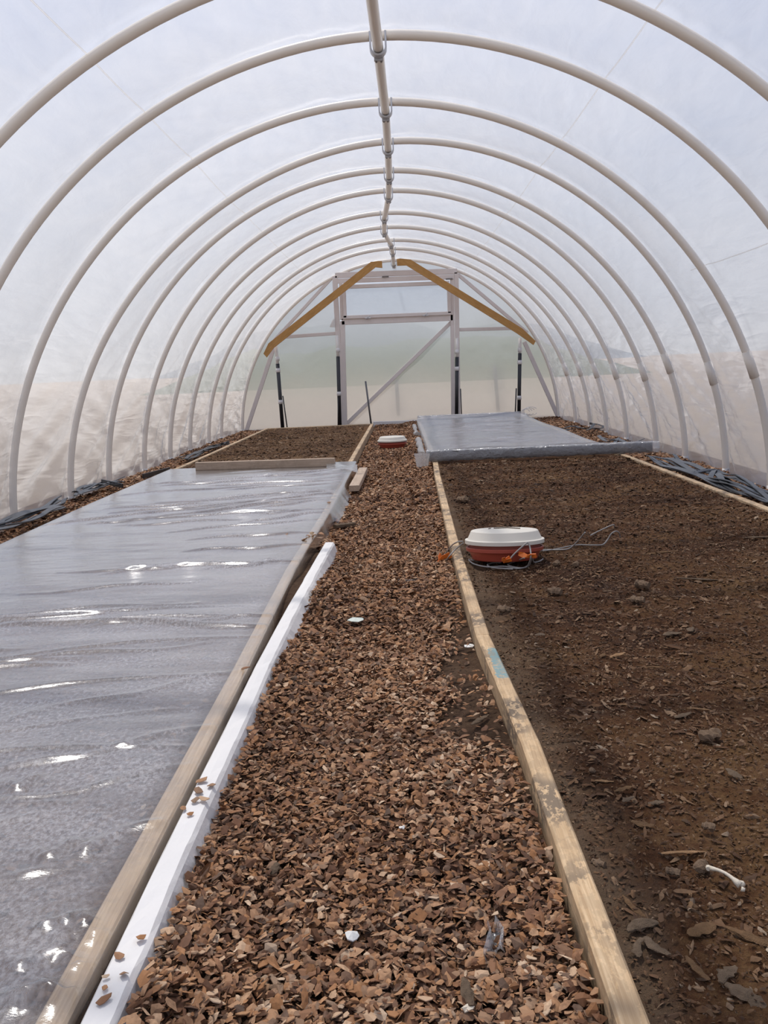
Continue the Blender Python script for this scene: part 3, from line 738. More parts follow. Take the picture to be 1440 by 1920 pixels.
# left bed sheet
nx, ny = 124, 1000
sx_ = np.linspace(0, 1, nx); yy = .35 + 7.37 * np.linspace(0, 1, ny) ** 1.7
lines = []
rl = random.Random(3)
for k in range(60):
    y = rl.uniform(.9, 7.4); x = rl.uniform(-1.9, -.7); ln = rl.uniform(.3, 1.3)
    lines.append((x, y, min(x + ln, -.42), y + ln * rl.uniform(.02, .30), *(lambda w: (w * rl.uniform(.55, 1.0), w))(rl.uniform(.0050, .0085) * (1 + y * .27))))
for px0, py0, px1, py1, h in [(20, 1168, 520, 1170, .018), (250, 975, 620, 930, .02), (60, 985, 620, 925, .016), (0, 1660, 330, 1520, .016), (60, 1600, 170, 1585, .02),
                              (0, 1475, 80, 1465, .024), (30, 1860, 120, 1870, .03), (60, 1720, 190, 1735, .02), (0, 1800, 170, 1790, .014), (60, 1840, 240, 1900, .02), (100, 1745, 200, 1740, .02), (130, 1815, 170, 1795, .01)]:
    a, b = onz(px0, py0, .1), onz(px1, py1, .1); lines.append((a[0], a[1], b[0], b[1], *(lambda w: (w * (.70 + 4 * h), w))((.007 + .28 * h) * (1 + a[1] * .22))))
X = np.zeros((nx, ny)); Yy = np.zeros((nx, ny)); Zz = np.zeros((nx, ny)); UVs = np.zeros((nx, ny, 2))
xr = np.interp(yy, [.3, 2.4, 3.6, 5.1, 7.3, 7.8], [-.424, -.411, -.414, -.379, -.349, -.345])   # outer face of the inner board
for i, s in enumerate(sx_):
    # cross-section: hangs down the outer board, lies flat, hangs down the inner board
    L0, L2 = .05, .07
    xo = np.interp(yy, *L_OUT) - .0245
    if s < L0: fx, dz = xo - .010 * (1 - s / L0), -.075 * (1 - s / L0)
    elif s > 1 - L2: fx, dz = None, -.075 * (s - 1 + L2) / L2
    else: fx, dz = xo, 0
    u = np.clip((s - L0) / (1 - L0 - L2), 0, 1)
    xm = xo + (xr + .004 - xo) * u
    X[i] = xm if L0 <= s <= 1 - L2 else (fx if s < L0 else xr + .004 + .006 * (-dz / .075) + np.clip((yy - 4.2) / .5, 0, 1) * np.clip((6.45 - yy) / .3, .08, 1) * .045 * (-dz / .075) * (.3 + vnoise(yy * 9, yy * 0, 4)))
    Yy[i] = yy
    edge = min(1, max(0, u * 14)) * min(1, max(0, (1 - u) * 14))
    Zz[i] = .0895 + dz + edge * (.014 * fbm(X[i] * 1.8, yy * 5, 4, 61) + .006) + .004
    UVs[i, :, 0] = s * 1.75; UVs[i, :, 1] = yy
flat = (sx_ > .06) & (sx_ < .93)
W = sheet_wrinkles(X, Yy, lines)
press = np.clip((7.28 - Yy) / .12, 0, 1)               # held flat under the weighting board
Zz = np.where(flat[:, None], .0925 + (Zz - .0925) * (.15 + .85 * press), Zz)
Zz += W * flat[:, None] * press
Zz = np.maximum(Zz, np.where(flat[:, None], .0875, -1))
lsheet = link('plastic_sheet', np_mesh('plastic_sheet', np.stack([X, Yy, Zz], -1).reshape(-1, 3), grid_faces(nx, ny), True, uv=UVs.reshape(-1, 2)), M['sheet'],
              label='wrinkled clear plastic sheet with condensation spread over the near bed', cat='plastic sheet')

# right bed sheet at the far end
nx, ny = 90, 300
eu = np.concatenate([np.linspace(0, .03, 8, endpoint=False), np.linspace(.03, .97, nx - 16), np.linspace(.97, 1, 9)[1:]])
X, Yy = np.meshgrid(eu, np.linspace(0, 1, ny), indexing='ij')
ysr = 7.565 + 5.455 * Yy
xl = np.interp(ysr, *R_IN) - .040 - .012 * vnoise(ysr * 2.7, ysr * 0, 3); xrr = np.interp(ysr, *R_OUT) + .040 + .012 * np.sin(ysr * 2.6)
Xs = xl + (xrr - xl) * X
ed = np.clip(np.minimum(Xs - xl, xrr - Xs) / .016, 0, 1)   # falls over the outer faces of the boards
inn = np.clip(np.minimum(Xs - xl, xrr - Xs) / .25, 0, 1)
lines = []
for k in range(40):
    y = rl.uniform(7.8, 12.9); x = rl.uniform(.4, 1.2); ln = rl.uniform(.3, .6)
    lines.append((x, y, x + ln, y + ln * rl.uniform(-.12, .12), rl.uniform(.005, .016), rl.uniform(.02, .04)))
Zs = .096 + inn * (.014 + .03 * fbm(Xs * 2.4, ysr * 4, 4, 71)) + sheet_wrinkles(Xs, ysr, lines) * inn - .050 * (1 - ed) ** 1.3
Zs = Zs + (.070 * np.exp(-Yy * 5.455 / .12) + .040 * np.exp(-(1 - Yy) * 5.455 / .10)) * ed
Zs = np.where(ed > .95, np.maximum(Zs, .092), Zs)
rsheet = link('plastic_sheet', np_mesh('plastic_sheet', np.stack([Xs, ysr, Zs], -1).reshape(-1, 3), grid_faces(nx, ny), True, uv=np.stack([Xs, ysr], -1).reshape(-1, 2)), M['sheet_far'],
              label='clear plastic sheet pulled over the end of the bed near the door', cat='plastic sheet')

# boards wrapped in the sheet ends
def crumple_wrap(p0, p1, w, h, seed, seg=60, flare=0.0):
    r = random.Random(seed); mb = MB(); p0, p1 = Vector(p0), Vector(p1); d = (p1 - p0).normalized(); s = d.cross(Vector((0, 0, 1))).normalized(); u = s.cross(d)
    rings = []
    for i in range(seg + 1):
        c = p0.lerp(p1, i / seg); ring = []
        for k in range(12):
            a = 2 * math.pi * k / 12; q = max(abs(math.cos(a)), abs(math.sin(a)))
            ring.append(c + s * (w / 2 * math.cos(a) / q + r.uniform(-.004, .004)) + u * (h / 2 * math.sin(a) / q + r.uniform(-.004, .004)))
        rings.append(ring)
    return mb.rings(rings, True, False, True)
a, b = ony(800, 858, 7.53), ony(1222, 843, 7.50)
e = thing('wrapped_board', 'long board wrapped in clear plastic lying across the bare soil bed', 'board', tuple((Vector(a) + Vector(b)) / 2))
A_, B_ = Vector((a[0], 7.53, .130)), Vector((b[0], 7.50, .130))
MB().beam(A_, B_, .04, .076, (0, 0, 1), .004, 8, .001).build('board', M['grey_board'], e)
crumple_wrap(A_ + Vector((-.005, 0, 0)), B_ + Vector((.06, 0, 0)), .052, .092, 4).build('wrap', M['wrap'], e)
# hanging flap at the path end
V = []; n1, n2 = 14, 12
for i in range(n1):
    for j in range(n2):
        u, w = i / (n1 - 1), j / (n2 - 1)
        p = ony(776 + u * 30 - 4 * u * w + w * 7 * (1 - u), 850 + w * 33, 7.48 - .012 * math.sin(u * 9 + w * 2) - .03 * w)
        V.append(p)
link('hanging_flap', np_mesh('hanging_flap', V, grid_faces(n1, n2)), M['drape'], e)
a, b = onz(787, 790, .12), onz(985, 783, .12)
e = thing('wrapped_board', 'short board wrapped in white plastic at the door end of the bed', 'board', (a[0] + .5, 13.05, .1))
MB().beam((a[0], 13.06, .124), (b[0] + .02, 13.06, .124), .04, .06, (0, 0, 1), .004, 6, .001).build('board', M['bandw'], e)
crumple_wrap((a[0] - .02, 13.06, .124), (b[0] + .05, 13.06, .124), .056, .074, 9).build('wrap', M['wrap'], e)
# loops of loose film at the far corner
mb = MB()
for k in range(4):
    c = Vector(ony(985 + k * 4, 776, 12.8)); c.z = .168; rr = .036 + .008 * k
    mb.tube([c + Vector((rr * 1.6 * math.cos(t), .03 * k, rr * math.sin(t))) for t in np.linspace(.2 * k, .2 * k + 5.2, 22)], .005, 5)
mb.build('film_offcut', M['wrap'], label='curled loose strip of clear film on the corner of covered bed', cat='film scrap')
# rolls of cloth/film at the path side of the right sheet
for (px, py, qx, qy, r, lab) in [(791, 822, 806, 852, .035, 'white plastic roll tucked along the side of the covered bed near long wrapped board'),
                                 (781, 797, 788, 815, .030, 'crumpled white plastic bundle at path side of the covered bed corner')]:
    a, b = Vector(onz(px, py, .06)), Vector(onz(qx, qy, .06)); r0 = random.Random(int(px))
    pts = [a.lerp(b, t) for t in np.linspace(0, 1, 14)]
    for p in pts: p.x = float(np.interp(p.y, *R_IN)) - .085 + r0.uniform(-.012, .012); p.z = .055 + r0.uniform(-.006, .012)
    MB().tube(pts, [r * (.55 + .6 * r0.random()) for _ in pts], 10).build('film_roll', M['drape'], label=lab, cat='film roll')

# white cloth wrapped board along the near bed
rc = random.Random(5); rings = []
ysc = np.linspace(.55, 4.10, 90)
xoff = np.interp(ysc, [.5, 1.4, 2.4, 3.0, 4.1], [-.4035, -.4035, -.394, -.378, -.335])
for k, y in enumerate(ysc):
    fl = .030 * math.exp(-((y - 3.2) / .55) ** 2) + .010
    w = .048 + .006 * float(fbm(y * 3, 0.3, 3, 8)); zt = .088 + .006 * float(fbm(y * 2, 5.3, 3, 9)) + .004 * (y > 3.4)
    x = xoff[k]; j = lambda a=.0018: rc.uniform(-a, a)
    rings.append([(x + .001, y, -.02), (x + j(), y, .04), (x + .001, y, zt - .008), (x + .007, y, zt + j()), (x + w * .5, y, zt + .001 + j()),
                  (x + w - .006, y, zt - .001 + j()), (x + w, y, zt - .009), (x + w + .004 + fl * .4 + j(.003), y, .045), (x + w + .006 + fl + j(.004), y, -.02)])
e = thing('wrapped_edging', 'white cloth wrapped board lying along the path beside the plastic sheet', 'wrapped board', (-.39, 2.3, 0))
MB().rings(rings, True, True, False).build('cloth', M['cloth'], e)

# loose boards
def board_obj(p0, p1, w, h, mat, label, name='loose_board'):
    p0, p1 = Vector(p0), Vector(p1); c = (p0 + p1) / 2; d = p1 - p0; L = d.length
    o = MB().beam((-L / 2, 0, 0), (L / 2, 0, 0), w, h, (0, 0, 1), .003, 6, .0008).build(name, mat, label=label, cat='board')
    o.rotation_mode = 'QUATERNION'; o.rotation_quaternion = d.to_track_quat('X', 'Z'); o.location = c
    return o
a, b = onz(368, 876, .12), onz(628, 868, .12)
board_obj((a[0], a[1] + .0, .1275), (b[0], b[1], .1275), .045, .068, M['board'], 'long pinkish pine board weighing down the far edge of the near sheet')
a, b = onz(681, 878, .075), onz(664, 912, .075)
board_obj((a[0], a[1], .062), (b[0], b[1], .062), .07, .04, M['board'], 'short pale board lying on bark chips against the bed corner')
a, b = onz(628, 990, .03), onz(664, 984, .03)
board_obj((a[0], a[1], .038), (b[0], b[1], .034), .035, .02, M['bark_grey'], 'dark stub of wood poking from under the sheet into path', 'wood_stub')
# transparent fold at the end of the near sheet
V = []; n1, n2 = 16, 8
for i in range(n1):
    for j in range(n2):
        u, w = i / (n1 - 1), j / (n2 - 1)
        p = onz(612 + 58 * u, 866 + 8 * u + 8 * w * (1 - .3 * u), .115); V.append((p[0], p[1], .118 + .018 * math.sin(u * 8 + w * 3) * .5 - .02 * w))
link('sheet_fold', np_mesh('sheet_fold', V, grid_faces(n1, n2)), M['wrap'], lsheet)

# ================================================================== FEEDER-LIKE COVERED SAUCERS
def saucer(loc, s, label, tilt=(0, 0)):
    e = thing('covered_saucer', label, 'plant saucer', loc, 'red saucers with cream lids')
    c = Vector(loc)
    R_ = Euler((tilt[0], tilt[1], 0)).to_matrix()
    def part(nm, prof, mat):
        mb = MB().lathe([(r * s, z * s) for r, z in prof], 64); mb.v = [tuple(R_ @ Vector(p) + c) for p in mb.v]
        o = mb.build(nm, mat, e); o.data.set_sharp_from_angle(angle=math.radians(28)); return o
    part('base_dish', [(.001, .0), (.134, .0), (.138, .003), (.151, .036), (.161, .0375), (.1635, .040), (.164, .052), (.162, .0545), (.156, .0545), (.150, .045), (.001, .040)], M['red'])
    part('inner_dish', [(.001, .046), (.146, .046), (.150, .050), (.150, .078), (.001, .078)], M['redin'])
    lid_ = part('lid', [(.001, .1225), (.138, .1225), (.142, .120), (.157, .0875), (.159, .0860), (.1665, .0855), (.168, .084), (.168, .0695), (.166, .068), (.160, .068), (.155, .080), (.001, .082)], M['cream'])
    return e, lid_
fx, fy = onz(941, 1046, .075)[:2]
e1, lid = saucer((.450, 3.655, .080), .97, 'cream lidded red plastic saucer standing on the dark soil by the edging', (-.095, .012))
ft = .080 + .1225 * .97
for pts, r in [([(925, 987), (950, 985), (975, 991)], .0022), ([(916, 990), (917, 983)], .0016), ([(934, 988), (936, 984)], .0014)]:
    q = [Vector(onz(x, y, ft)) for x, y in pts]
    for p in q: p.y = min(p.y, 3.74)
    for p in q: p.z = ft + .003 - .095 * (p.y - 3.655)
    MB().tube(q, r, 5).build('twig', M['bark_grey'], label='thin dry twig lying on the cream saucer lid' , cat='twig', group='twigs on the cream lid')
saucer((-.04, 9.72, .022), .95, 'cream lidded red plastic saucer standing on the chip path near the door')

# cables: pixel polylines at given heights
def cable(pts, label, r=.0032):
    q = [Vector(onz(x, y, z) if z < 1 else ony(x, y, z)) for x, y, z in pts]
    for p in q:                               # lies over the board, never through it
        if abs(p.x - float(np.interp(p.y, *R_IN))) < .026 and p.z < .089: p.z = .089
    # third value: height, or depth when above 1
    sm_ = []
    for i in range(len(q) - 1):
        p0, p1, p2, p3 = q[max(i - 1, 0)], q[i], q[i + 1], q[min(i + 2, len(q) - 1)]
        for t in np.linspace(0, 1, 7, endpoint=False):
            t = float(t)
            sm_.append(.5 * ((2 * p1) + (p2 - p0) * t + (2 * p0 - 5 * p1 + 4 * p2 - p3) * t * t + (3 * p1 - p0 - 3 * p2 + p3) * t ** 3))
    sm_.append(q[-1])
    MB().tube(sm_, r, 6).build('grey_cable', M['cable'], label=label, cat='cable')
g = .078
cable([(957, 1047, 3.46), (966, 1037, 3.465), (984, 1021, 3.47), (990, 1018, 3.475), (994, 1028, 3.465), (995, 1046, 3.44), (988, 1062, g), (970, 1066, g), (945, 1062, g), (914, 1063, g), (890, 1058, g), (881, 1052, g), (880, 1049, g), (888, 1051, g)],
      'thin grey cable coiled on soil in front of the cream lidded saucer')
cable([(983, 1046, 3.44), (965, 1053, g), (952, 1059, g), (975, 1065, g), (992, 1060, g), (997, 1045, 3.455), (1001, 1054, g), (1012, 1052, g), (1018, 1048, g)], 'loose loop of grey cable beside the red saucer foot', .003)
cable([(940, 1055, g), (925, 1055, g), (914, 1059, g), (922, 1064, g), (944, 1066, g), (962, 1067, g)], 'short grey cable bend under the orange tag', .003)
cable([(1005, 1036, g), (1020, 1031, g), (1045, 1031, g), (1066, 1029, .085), (1080, 1018, .115), (1097, 998, .17)], 'grey cable rising from soil with its tip in the air', .003)
cable([(1017, 1033, g), (1040, 1030, g), (1080, 1022, g), (1110, 1022, g), (1130, 1021, g), (1139, 1012, .095), (1146, 1001, .12), (1155, 996, .13), (1161, 1000, .115), (1163, 1008, .09)], 'grey cable looping over soil to a bent end', .003)
cable([(1107, 1004, .09), (1120, 997, .10), (1135, 990, .11), (1150, 984, .12), (1152, 990, .095)], 'short straight grey cable sticking up from the soil', .003)
cable([(868, 1015, .14), (858, 1016, .13), (848, 1022, .10), (838, 1034, .06), (830, 1045, .035), (826, 1056, .025), (832, 1062, .02)], 'grey cable dropping over the edging board to path', .003)
cable([(869, 1018, .13), (860, 1025, .11), (852, 1032, .095), (843, 1042, .092), (836, 1052, .045), (828, 1063, .02), (815, 1075, .02), (795, 1084, .018), (770, 1088, .018), (745, 1087, .018)], 'long grey cable trailing from edging board over bark chips', .003)
def flag(px, py, z, size, label, seed):
    r = random.Random(seed); c = Vector(onz(px, py, z) if z < 1 else ony(px, py, z)); mb = MB()
    for k in range(3):
        a = r.uniform(0, 6.28); d = Vector((math.cos(a), .5 * math.sin(a), r.uniform(.1, .7))).normalized(); s = d.cross(Vector((r.uniform(-.3, .3), 1, .2))).normalized()
        p = c - d * size * .15; q = c + d * size; w = size * .3
        t = Vector((0, .002, 0))
        mb.add([p - s * w * .4, p + s * w * .4, p.lerp(q, .5) + s * w + Vector((0, -.006, 0)), q + s * w * .7, q - s * w * .7, p.lerp(q, .5) - s * w * .9 + Vector((0, .006, 0))],
               [(0, 1, 2, 5), (5, 2, 3, 4)])
    o = mb.build('flag_tape', M['orange'], label=label, cat='flag tape', group='orange flag tapes on the cables')
    sol = o.modifiers.new('thick', 'SOLIDIFY'); sol.thickness = .0015
flag(824, 1053, .042, .060, 'orange flagging tape tied to the cable on the chip path', 4)
flag(989, 1043, 3.45, .036, 'orange flagging tape knotted on the cable in front of red saucer', 9)
flag(945, 1053, 3.42, .030, 'orange flagging tape lying flat under the red saucer rim', 14)

# ================================================================== DRIP TAPES
def strips(name, lines_, label, mat, w=.030, seed=0, per=1, z0=.035):
    e = thing(name, label, 'drip tape', onz(*lines_[0][0], z0))
    r = random.Random(seed)
    for ln in lines_:
        for k in range(per):
            q = [Vector(onz(x + r.uniform(-5, 5) * (k > 0), y + r.uniform(-4, 4) * (k > 0), z0)) for x, y in ln]
            rings = []; ph = r.uniform(0, 6)
            pts = []
            for i in range(len(q) - 1):
                for t in np.linspace(0, 1, 6, endpoint=False): pts.append(q[i].lerp(q[i + 1], float(t)))
            pts.append(q[-1])
            for p in pts: in_film(p, w / 2 + .012)
            for i, p in enumerate(pts):
                t = (pts[min(i + 1, len(pts) - 1)] - pts[max(i - 1, 0)]).normalized(); s = t.cross(Vector((0, 0, 1))).normalized()
                tw = .30 * math.sin(ph + i * .35); s = (s * math.cos(tw) + Vector((0, 0, 1)) * math.sin(tw)); u = s.cross(t)
                c = p + Vector((0, 0, .012 * (k + 1) + .010 * math.sin(ph * 2 + i * .6) + .012))
                rings.append([c - s * w / 2 - u * .003, c + s * w / 2 - u * .003, c + s * w / 2 + u * .003, c - s * w / 2 + u * .003])
            MB().rings(rings, True, True, False).build('strip', mat, e)
strips('drip_tape_bundle', [[(-60, 1010), (0, 990), (60, 972), (115, 950), (122, 945)], [(-60, 1000), (10, 984), (70, 962), (112, 945)], [(-60, 1015), (20, 993), (75, 975), (120, 955)]], 'grey drip tape bundle along the film wall beside the covered near bed', M['tape'], .034, 3, 2)
strips('drip_tape_bundle', [[(136, 914), (160, 925), (190, 915), (232, 908)], [(150, 935), (185, 918), (228, 910)], [(140, 918), (150, 930), (142, 936)]], 'grey drip tape coil at the foot of two hoops by the film wall', M['tape'], .026, 5, 2)
MB().beam(in_film(Vector(onz(134, 905, .07)), .03), in_film(Vector(onz(230, 911, .05)), .03), .012, .035, (0, 0, 1), .002).build('black_strip', M['tape_dark'], label='flat black strip leaning between two hoop feet by the film wall', cat='strip')
MB().beam(Vector(onz(268, 893, .05)), Vector(onz(318, 880, .04)), .012, .04, (0, 0, 1), .002).build('black_strip', M['tape_dark'], label='short black strip on chips beside the pine board end', cat='strip')
strips('drip_tape_bundle', [[(342, 866), (360, 860), (385, 850), (412, 838), (428, 832)], [(350, 868), (372, 856), (400, 842), (430, 834)], [(380, 850), (405, 838), (430, 836)]], 'dark drip tape heap beside the edging of bare soil bed end', M['tape_dark'], .034, 7, 2)
strips('drip_tape_bundle', [[(1215, 862), (1250, 880), (1310, 900), (1370, 925), (1440, 948), (1480, 960)], [(1222, 860), (1262, 875), (1330, 905), (1400, 922), (1470, 948)],
                            [(1240, 878), (1300, 893), (1340, 895), (1385, 905), (1450, 945)], [(1262, 862), (1275, 878), (1330, 890), (1375, 915), (1440, 935)], [(1330, 905), (1336, 896), (1345, 893), (1352, 915), (1400, 940)]],
       'thick bundle of grey drip tapes beside the dark soil bed edging', M['tape'], .036, 11, 2)
strips('drip_tape_bundle', [[(1122, 822), (1140, 832), (1165, 832), (1205, 836)], [(1130, 824), (1155, 829), (1180, 836), (1206, 830)], [(1150, 838), (1160, 826), (1175, 836)]], 'grey drip tape pieces behind the long wrapped board', M['tape'], .034, 13, 1)
strips('drip_tape_bundle', [[(1060, 808), (1085, 808), (1105, 808), (1118, 797), (1130, 797), (1132, 804), (1118, 808), (1100, 809)], [(1055, 806), (1080, 804), (1104, 806)]], 'black drip tape coil with a raised loop beside the covered bed', M['tape_dark'], .03, 15, 1, .05)

# ================================================================== LOOSE BITS
def chunk(name, px, py, L, w, h, mat, label, cat, yaw=None, z=None, seed=0, group=None, bend=0.0, zz=.070):
    r = random.Random(seed or int(px * 7 + py)); p = onz(px, py, zz if z is None else z)
    rings = []; n = 9; m_ = 9; fl = 1.0 if cat == 'stone' else .62
    for i in range(n):
        t = i / (n - 1); k = (.12 + .88 * math.sin(math.pi * (.05 + .90 * t)) ** .8) if fl < 1 else (.35 + .65 * math.sin(math.pi * (0.12 + .76 * t)) ** .6); k *= r.uniform(.7, 1.2)
        yy_ = bend * L * math.sin(math.pi * t)
        rings.append([(L * (t - .5), yy_ + w / 2 * k * math.cos(a) * r.uniform(.75, 1.2), (h * .5 + h / 2 * k * math.sin(a) * r.uniform(.6, 1.2)) * fl) for a in np.linspace(0, 2 * math.pi, m_, endpoint=False)])
    o = MB().rings(rings, True, True, False).build(name, mat, label=label, cat=cat, group=group)
    o.location = (p[0], p[1], p[2] - .001); o.rotation_euler = (r.uniform(-.1, .1), r.uniform(-.08, .08), r.uniform(0, 6.3) if yaw is None else yaw)
    return o
BK, BB, BT, ST = M['bark_grey'], M['bark_brown'], M['bark_tan'], M['stone']
# twigs, bark and stones on the dark bed: px, py, length, width, height, yaw
for px, py, L, w, h, yaw, mt, nm, cat, lab, bd in [
    (1293, 1693, .055, .009, .008, 1.25, BT, 'wood_stick', 'stick', 'short tan stick with pale end standing out on the dark soil', 0),
    (1192, 1702, .065, .010, .007, 1.95, BB, 'bark_strip', 'bark', 'curved narrow bark strip near the edging board', .05),
    (1308, 1815, .050, .012, .006, 1.9, BB, 'bark_strip', 'bark', 'narrow pointed bark sliver close to the curled bark flake', .05),
    (1205, 1742, .050, .020, .016, .3, BK, 'bark_curl', 'bark', 'grey curled bark flake arching over the soil', .13),
    (1232, 1775, .050, .022, .008, 2.0, BK, 'bark_flake', 'bark', 'frayed grey bark flake beside the curled bark', .1),
    (1200, 1778, .040, .016, .008, 1.2, BK, 'bark_flake', 'bark', 'small grey bark flake under the curled bark', .1),
    (1315, 1745, .048, .026, .010, .4, BB, 'bark_flake', 'bark', 'broad tan bark flake beside the short tan stick', .0),
    (1418, 1762, .085, .020, .014, 2.6, BB, 'bark_strip', 'bark', 'large split bark strip running down the dark soil', .05),
    (1398, 1868, .055, .024, .010, 2.3, BK, 'bark_flake', 'bark', 'long grey bark flake among dark crumbs', .0),
    (1366, 1830, .045, .022, .010, .8, BK, 'bark_flake', 'bark', 'twisted grey bark flake close to the long grey flake', .08),
    (1280, 1600, .075, .010, .007, .05, BT, 'bark_strip', 'bark', 'thin straight bark strip lying crosswise', .03),
    (1205, 1545, .040, .018, .008, 2.6, BB, 'bark_flake', 'bark', 'tan bark flake by the dark flake cluster', .1),
    (1230, 1507, .032, .016, .010, .2, BK, 'bark_flake', 'bark', 'dark bark flake heading a flake cluster', 0),
    (1178, 1500, .034, .016, .009, .7, BK, 'bark_flake', 'bark', 'dark bark flake edging a flake cluster', 0),
    (1168, 1480, .040, .013, .007, .4, BB, 'bark_flake', 'bark', 'brown bark flake with a pale rim', 0),
    (1133, 1465, .036, .008, .006, -.15, BT, 'wood_stick', 'stick', 'small straight tan stick near the edging', 0),
    (1376, 1452, .045, .018, .010, 1.9, BK, 'bark_flake', 'bark', 'grey bark flake standing on edge', 0),
    (1158, 1230, .055, .018, .012, .5, BT, 'bark_flake', 'bark', 'tan bark flake level with the blue paint mark', 0),
    (1130, 1230, .03, .014, .010, .9, BB, 'bark_flake', 'bark', 'small brown flake level with the blue paint mark', 0),
    (1005, 1217, .05, .018, .008, 2.7, BK, 'bark_flake', 'bark', 'dark flat bark flake beside the blue paint mark', 0),
    (1222, 1252, .06, .010, .008, -.4, BB, 'bark_strip', 'bark', 'thin dark bark strip in the middle of the bed', .05),
    (1247, 1277, .045, .012, .008, 2.0, BT, 'bark_strip', 'bark', 'narrow tan bark sliver in the middle of the bed', .08),
    (1260, 1190, .065, .022, .012, .35, BK, 'bark_flake', 'bark', 'large grey bark piece with frayed end', .05),
    (1298, 1182, .05, .025, .014, 1.2, BK, 'bark_flake', 'bark', 'upright grey bark splinter cluster piece', .1),
    (1184, 1323, .07, .012, .008, -.1, BT, 'bark_strip', 'bark', 'straight pale bark strip lying crosswise in the middle of bed', .02),
    (1308, 1330, .06, .008, .006, -.25, BT, 'wood_stick', 'stick', 'thin pale twig lying on dark crumbs', .04),
    (1280, 1342, .05, .016, .008, .5, BK, 'bark_flake', 'bark', 'dark flake beside the thin pale twig', 0),
    (1368, 1300, .0, .0, .0, 0, None, None, None, None, 0),
    (1308, 1087, .16, .020, .012, -.05, BK, 'bark_strip', 'bark', 'long dark bark strip lying crosswise on soil past the tan stones', 0),
    (1240, 1037, .15, .016, .010, .2, BB, 'bark_strip', 'bark', 'long brown bark strip on open soil', .03),
    (1422, 1008, .14, .02, .012, -.05, BK, 'bark_strip', 'bark', 'dark bark strip near the outer edging', 0)]:
    if mt is None: continue
    chunk(nm, px, py, L, w, h, mt, lab, cat, yaw, bend=bd)
for px, py, s, lab in [(1196, 1131, .045, 'rounded tan stone on open soil'), (945, 1148, .042, 'brown stone beside the edging between saucer and blue mark'), (1040, 1115, .05, 'pale angular stone on open soil'),
                       (1204, 1103, .05, 'flat tan stone among bark bits'), (1043, 1060, .035, 'small pinkish stone near the cables'), (1080, 1062, .035, 'small grey stone near the cables'),
                       (868, 942, .07, 'brown clod beside the edging board'), (1122, 1624, .022, 'round pebble against the edging board'), (1328, 1555, .022, 'tan pebble on the dark soil'),
                       (1262, 1640, .022, 'grey stone in the small stone cluster'), (1316, 1632, .026, 'grey angular stone beside the bone'), (1332, 1388, .045, 'grey-tan stone lying alone among fine dark crumbs'),
                       (1110, 1447, .014, 'tiny white pebble near the edging'), (1104, 1447, .0, '')]:
    if s <= 0: continue
    chunk('stone', px, py, s, s * .8, s * .6, ST, lab, 'stone')
# bone
p0, p1 = Vector(onz(1332, 1628, .085)), Vector(onz(1388, 1660, .080))
pts = [p0.lerp(p1, t) + Vector((0, 0, .006 * math.sin(math.pi * t))) for t in np.linspace(0, 1, 9)]
bn = MB().tube(pts, [.0042, .0034, .0028, .0026, .0026, .0028, .0032, .0050, .0060], 8)
bn.tube([p1 + Vector((-.001, .005, .001)), p1 + Vector((.004, .003, .0)), p1 + Vector((.006, .0, -.001))], [.0045, .0055, .003], 8)
bn.tube([p1 + Vector((-.001, -.006, -.002)), p1 + Vector((.004, -.008, -.003))], [.004, .003], 8)
bn.tube([p0 + Vector((-.002, .003, 0)), p0 + Vector((-.004, -.002, 0))], [.0045, .0035], 8)
bn.build('small_bone', M['bone'], label='small dry pale bone lying on the dark soil', cat='bone')

# scraps on the path
def scrap(px, py, w, d, label, mat, name='scrap', seed=1, z=.04, yaw=0.0, bulge=.15):
    r = random.Random(seed); p = Vector(onz(px, py, z)); ring = []
    for k in range(9):
        a = 2 * math.pi * k / 9; q = r.uniform(.75, 1.1); ring.append(Vector((w / 2 * q * math.cos(a), d / 2 * q * math.sin(a), r.uniform(-.002, .003))))
    vs_ = [Vector((0, 0, d * bulge))] + ring + [v - Vector((0, 0, .002)) for v in ring] + [Vector((0, 0, d * bulge - .003))]
    fs = [(0, 1 + k, 1 + (k + 1) % 9) for k in range(9)] + [(1 + k, 10 + k, 10 + (k + 1) % 9, 1 + (k + 1) % 9) for k in range(9)] + [(19, 10 + (k + 1) % 9, 10 + k) for k in range(9)]
    o = MB().add(vs_, fs).build(name, mat, label=label, cat='scrap')
    o.location = p; o.rotation_euler = (r.uniform(.05, .2), r.uniform(-.1, .1), yaw)
scrap(668, 1161, .062, .040, 'pale mint plastic scrap lying on the bark chips', M['mint'], 'plastic_scrap', 3, .03, .1)
scrap(880, 1211, .030, .022, 'small white scrap on chips beside the edging board', M['white_bit'], 'white_scrap', 5, .04)
scrap(754, 1551, .013, .011, 'tiny white square chip on the bark path', M['white_bit'], 'white_chip', 8, .03, .4)
scrap(660, 1753, .025, .022, 'round whitish crusted disc on the bark path', M['white_bit'], 'white_disc', 9, .025, 0, .3)
scrap(877, 1889, .020, .010, 'whitish broken end on the dark twig by the path', M['bone'], 'pale_chip', 10, .03, .2)
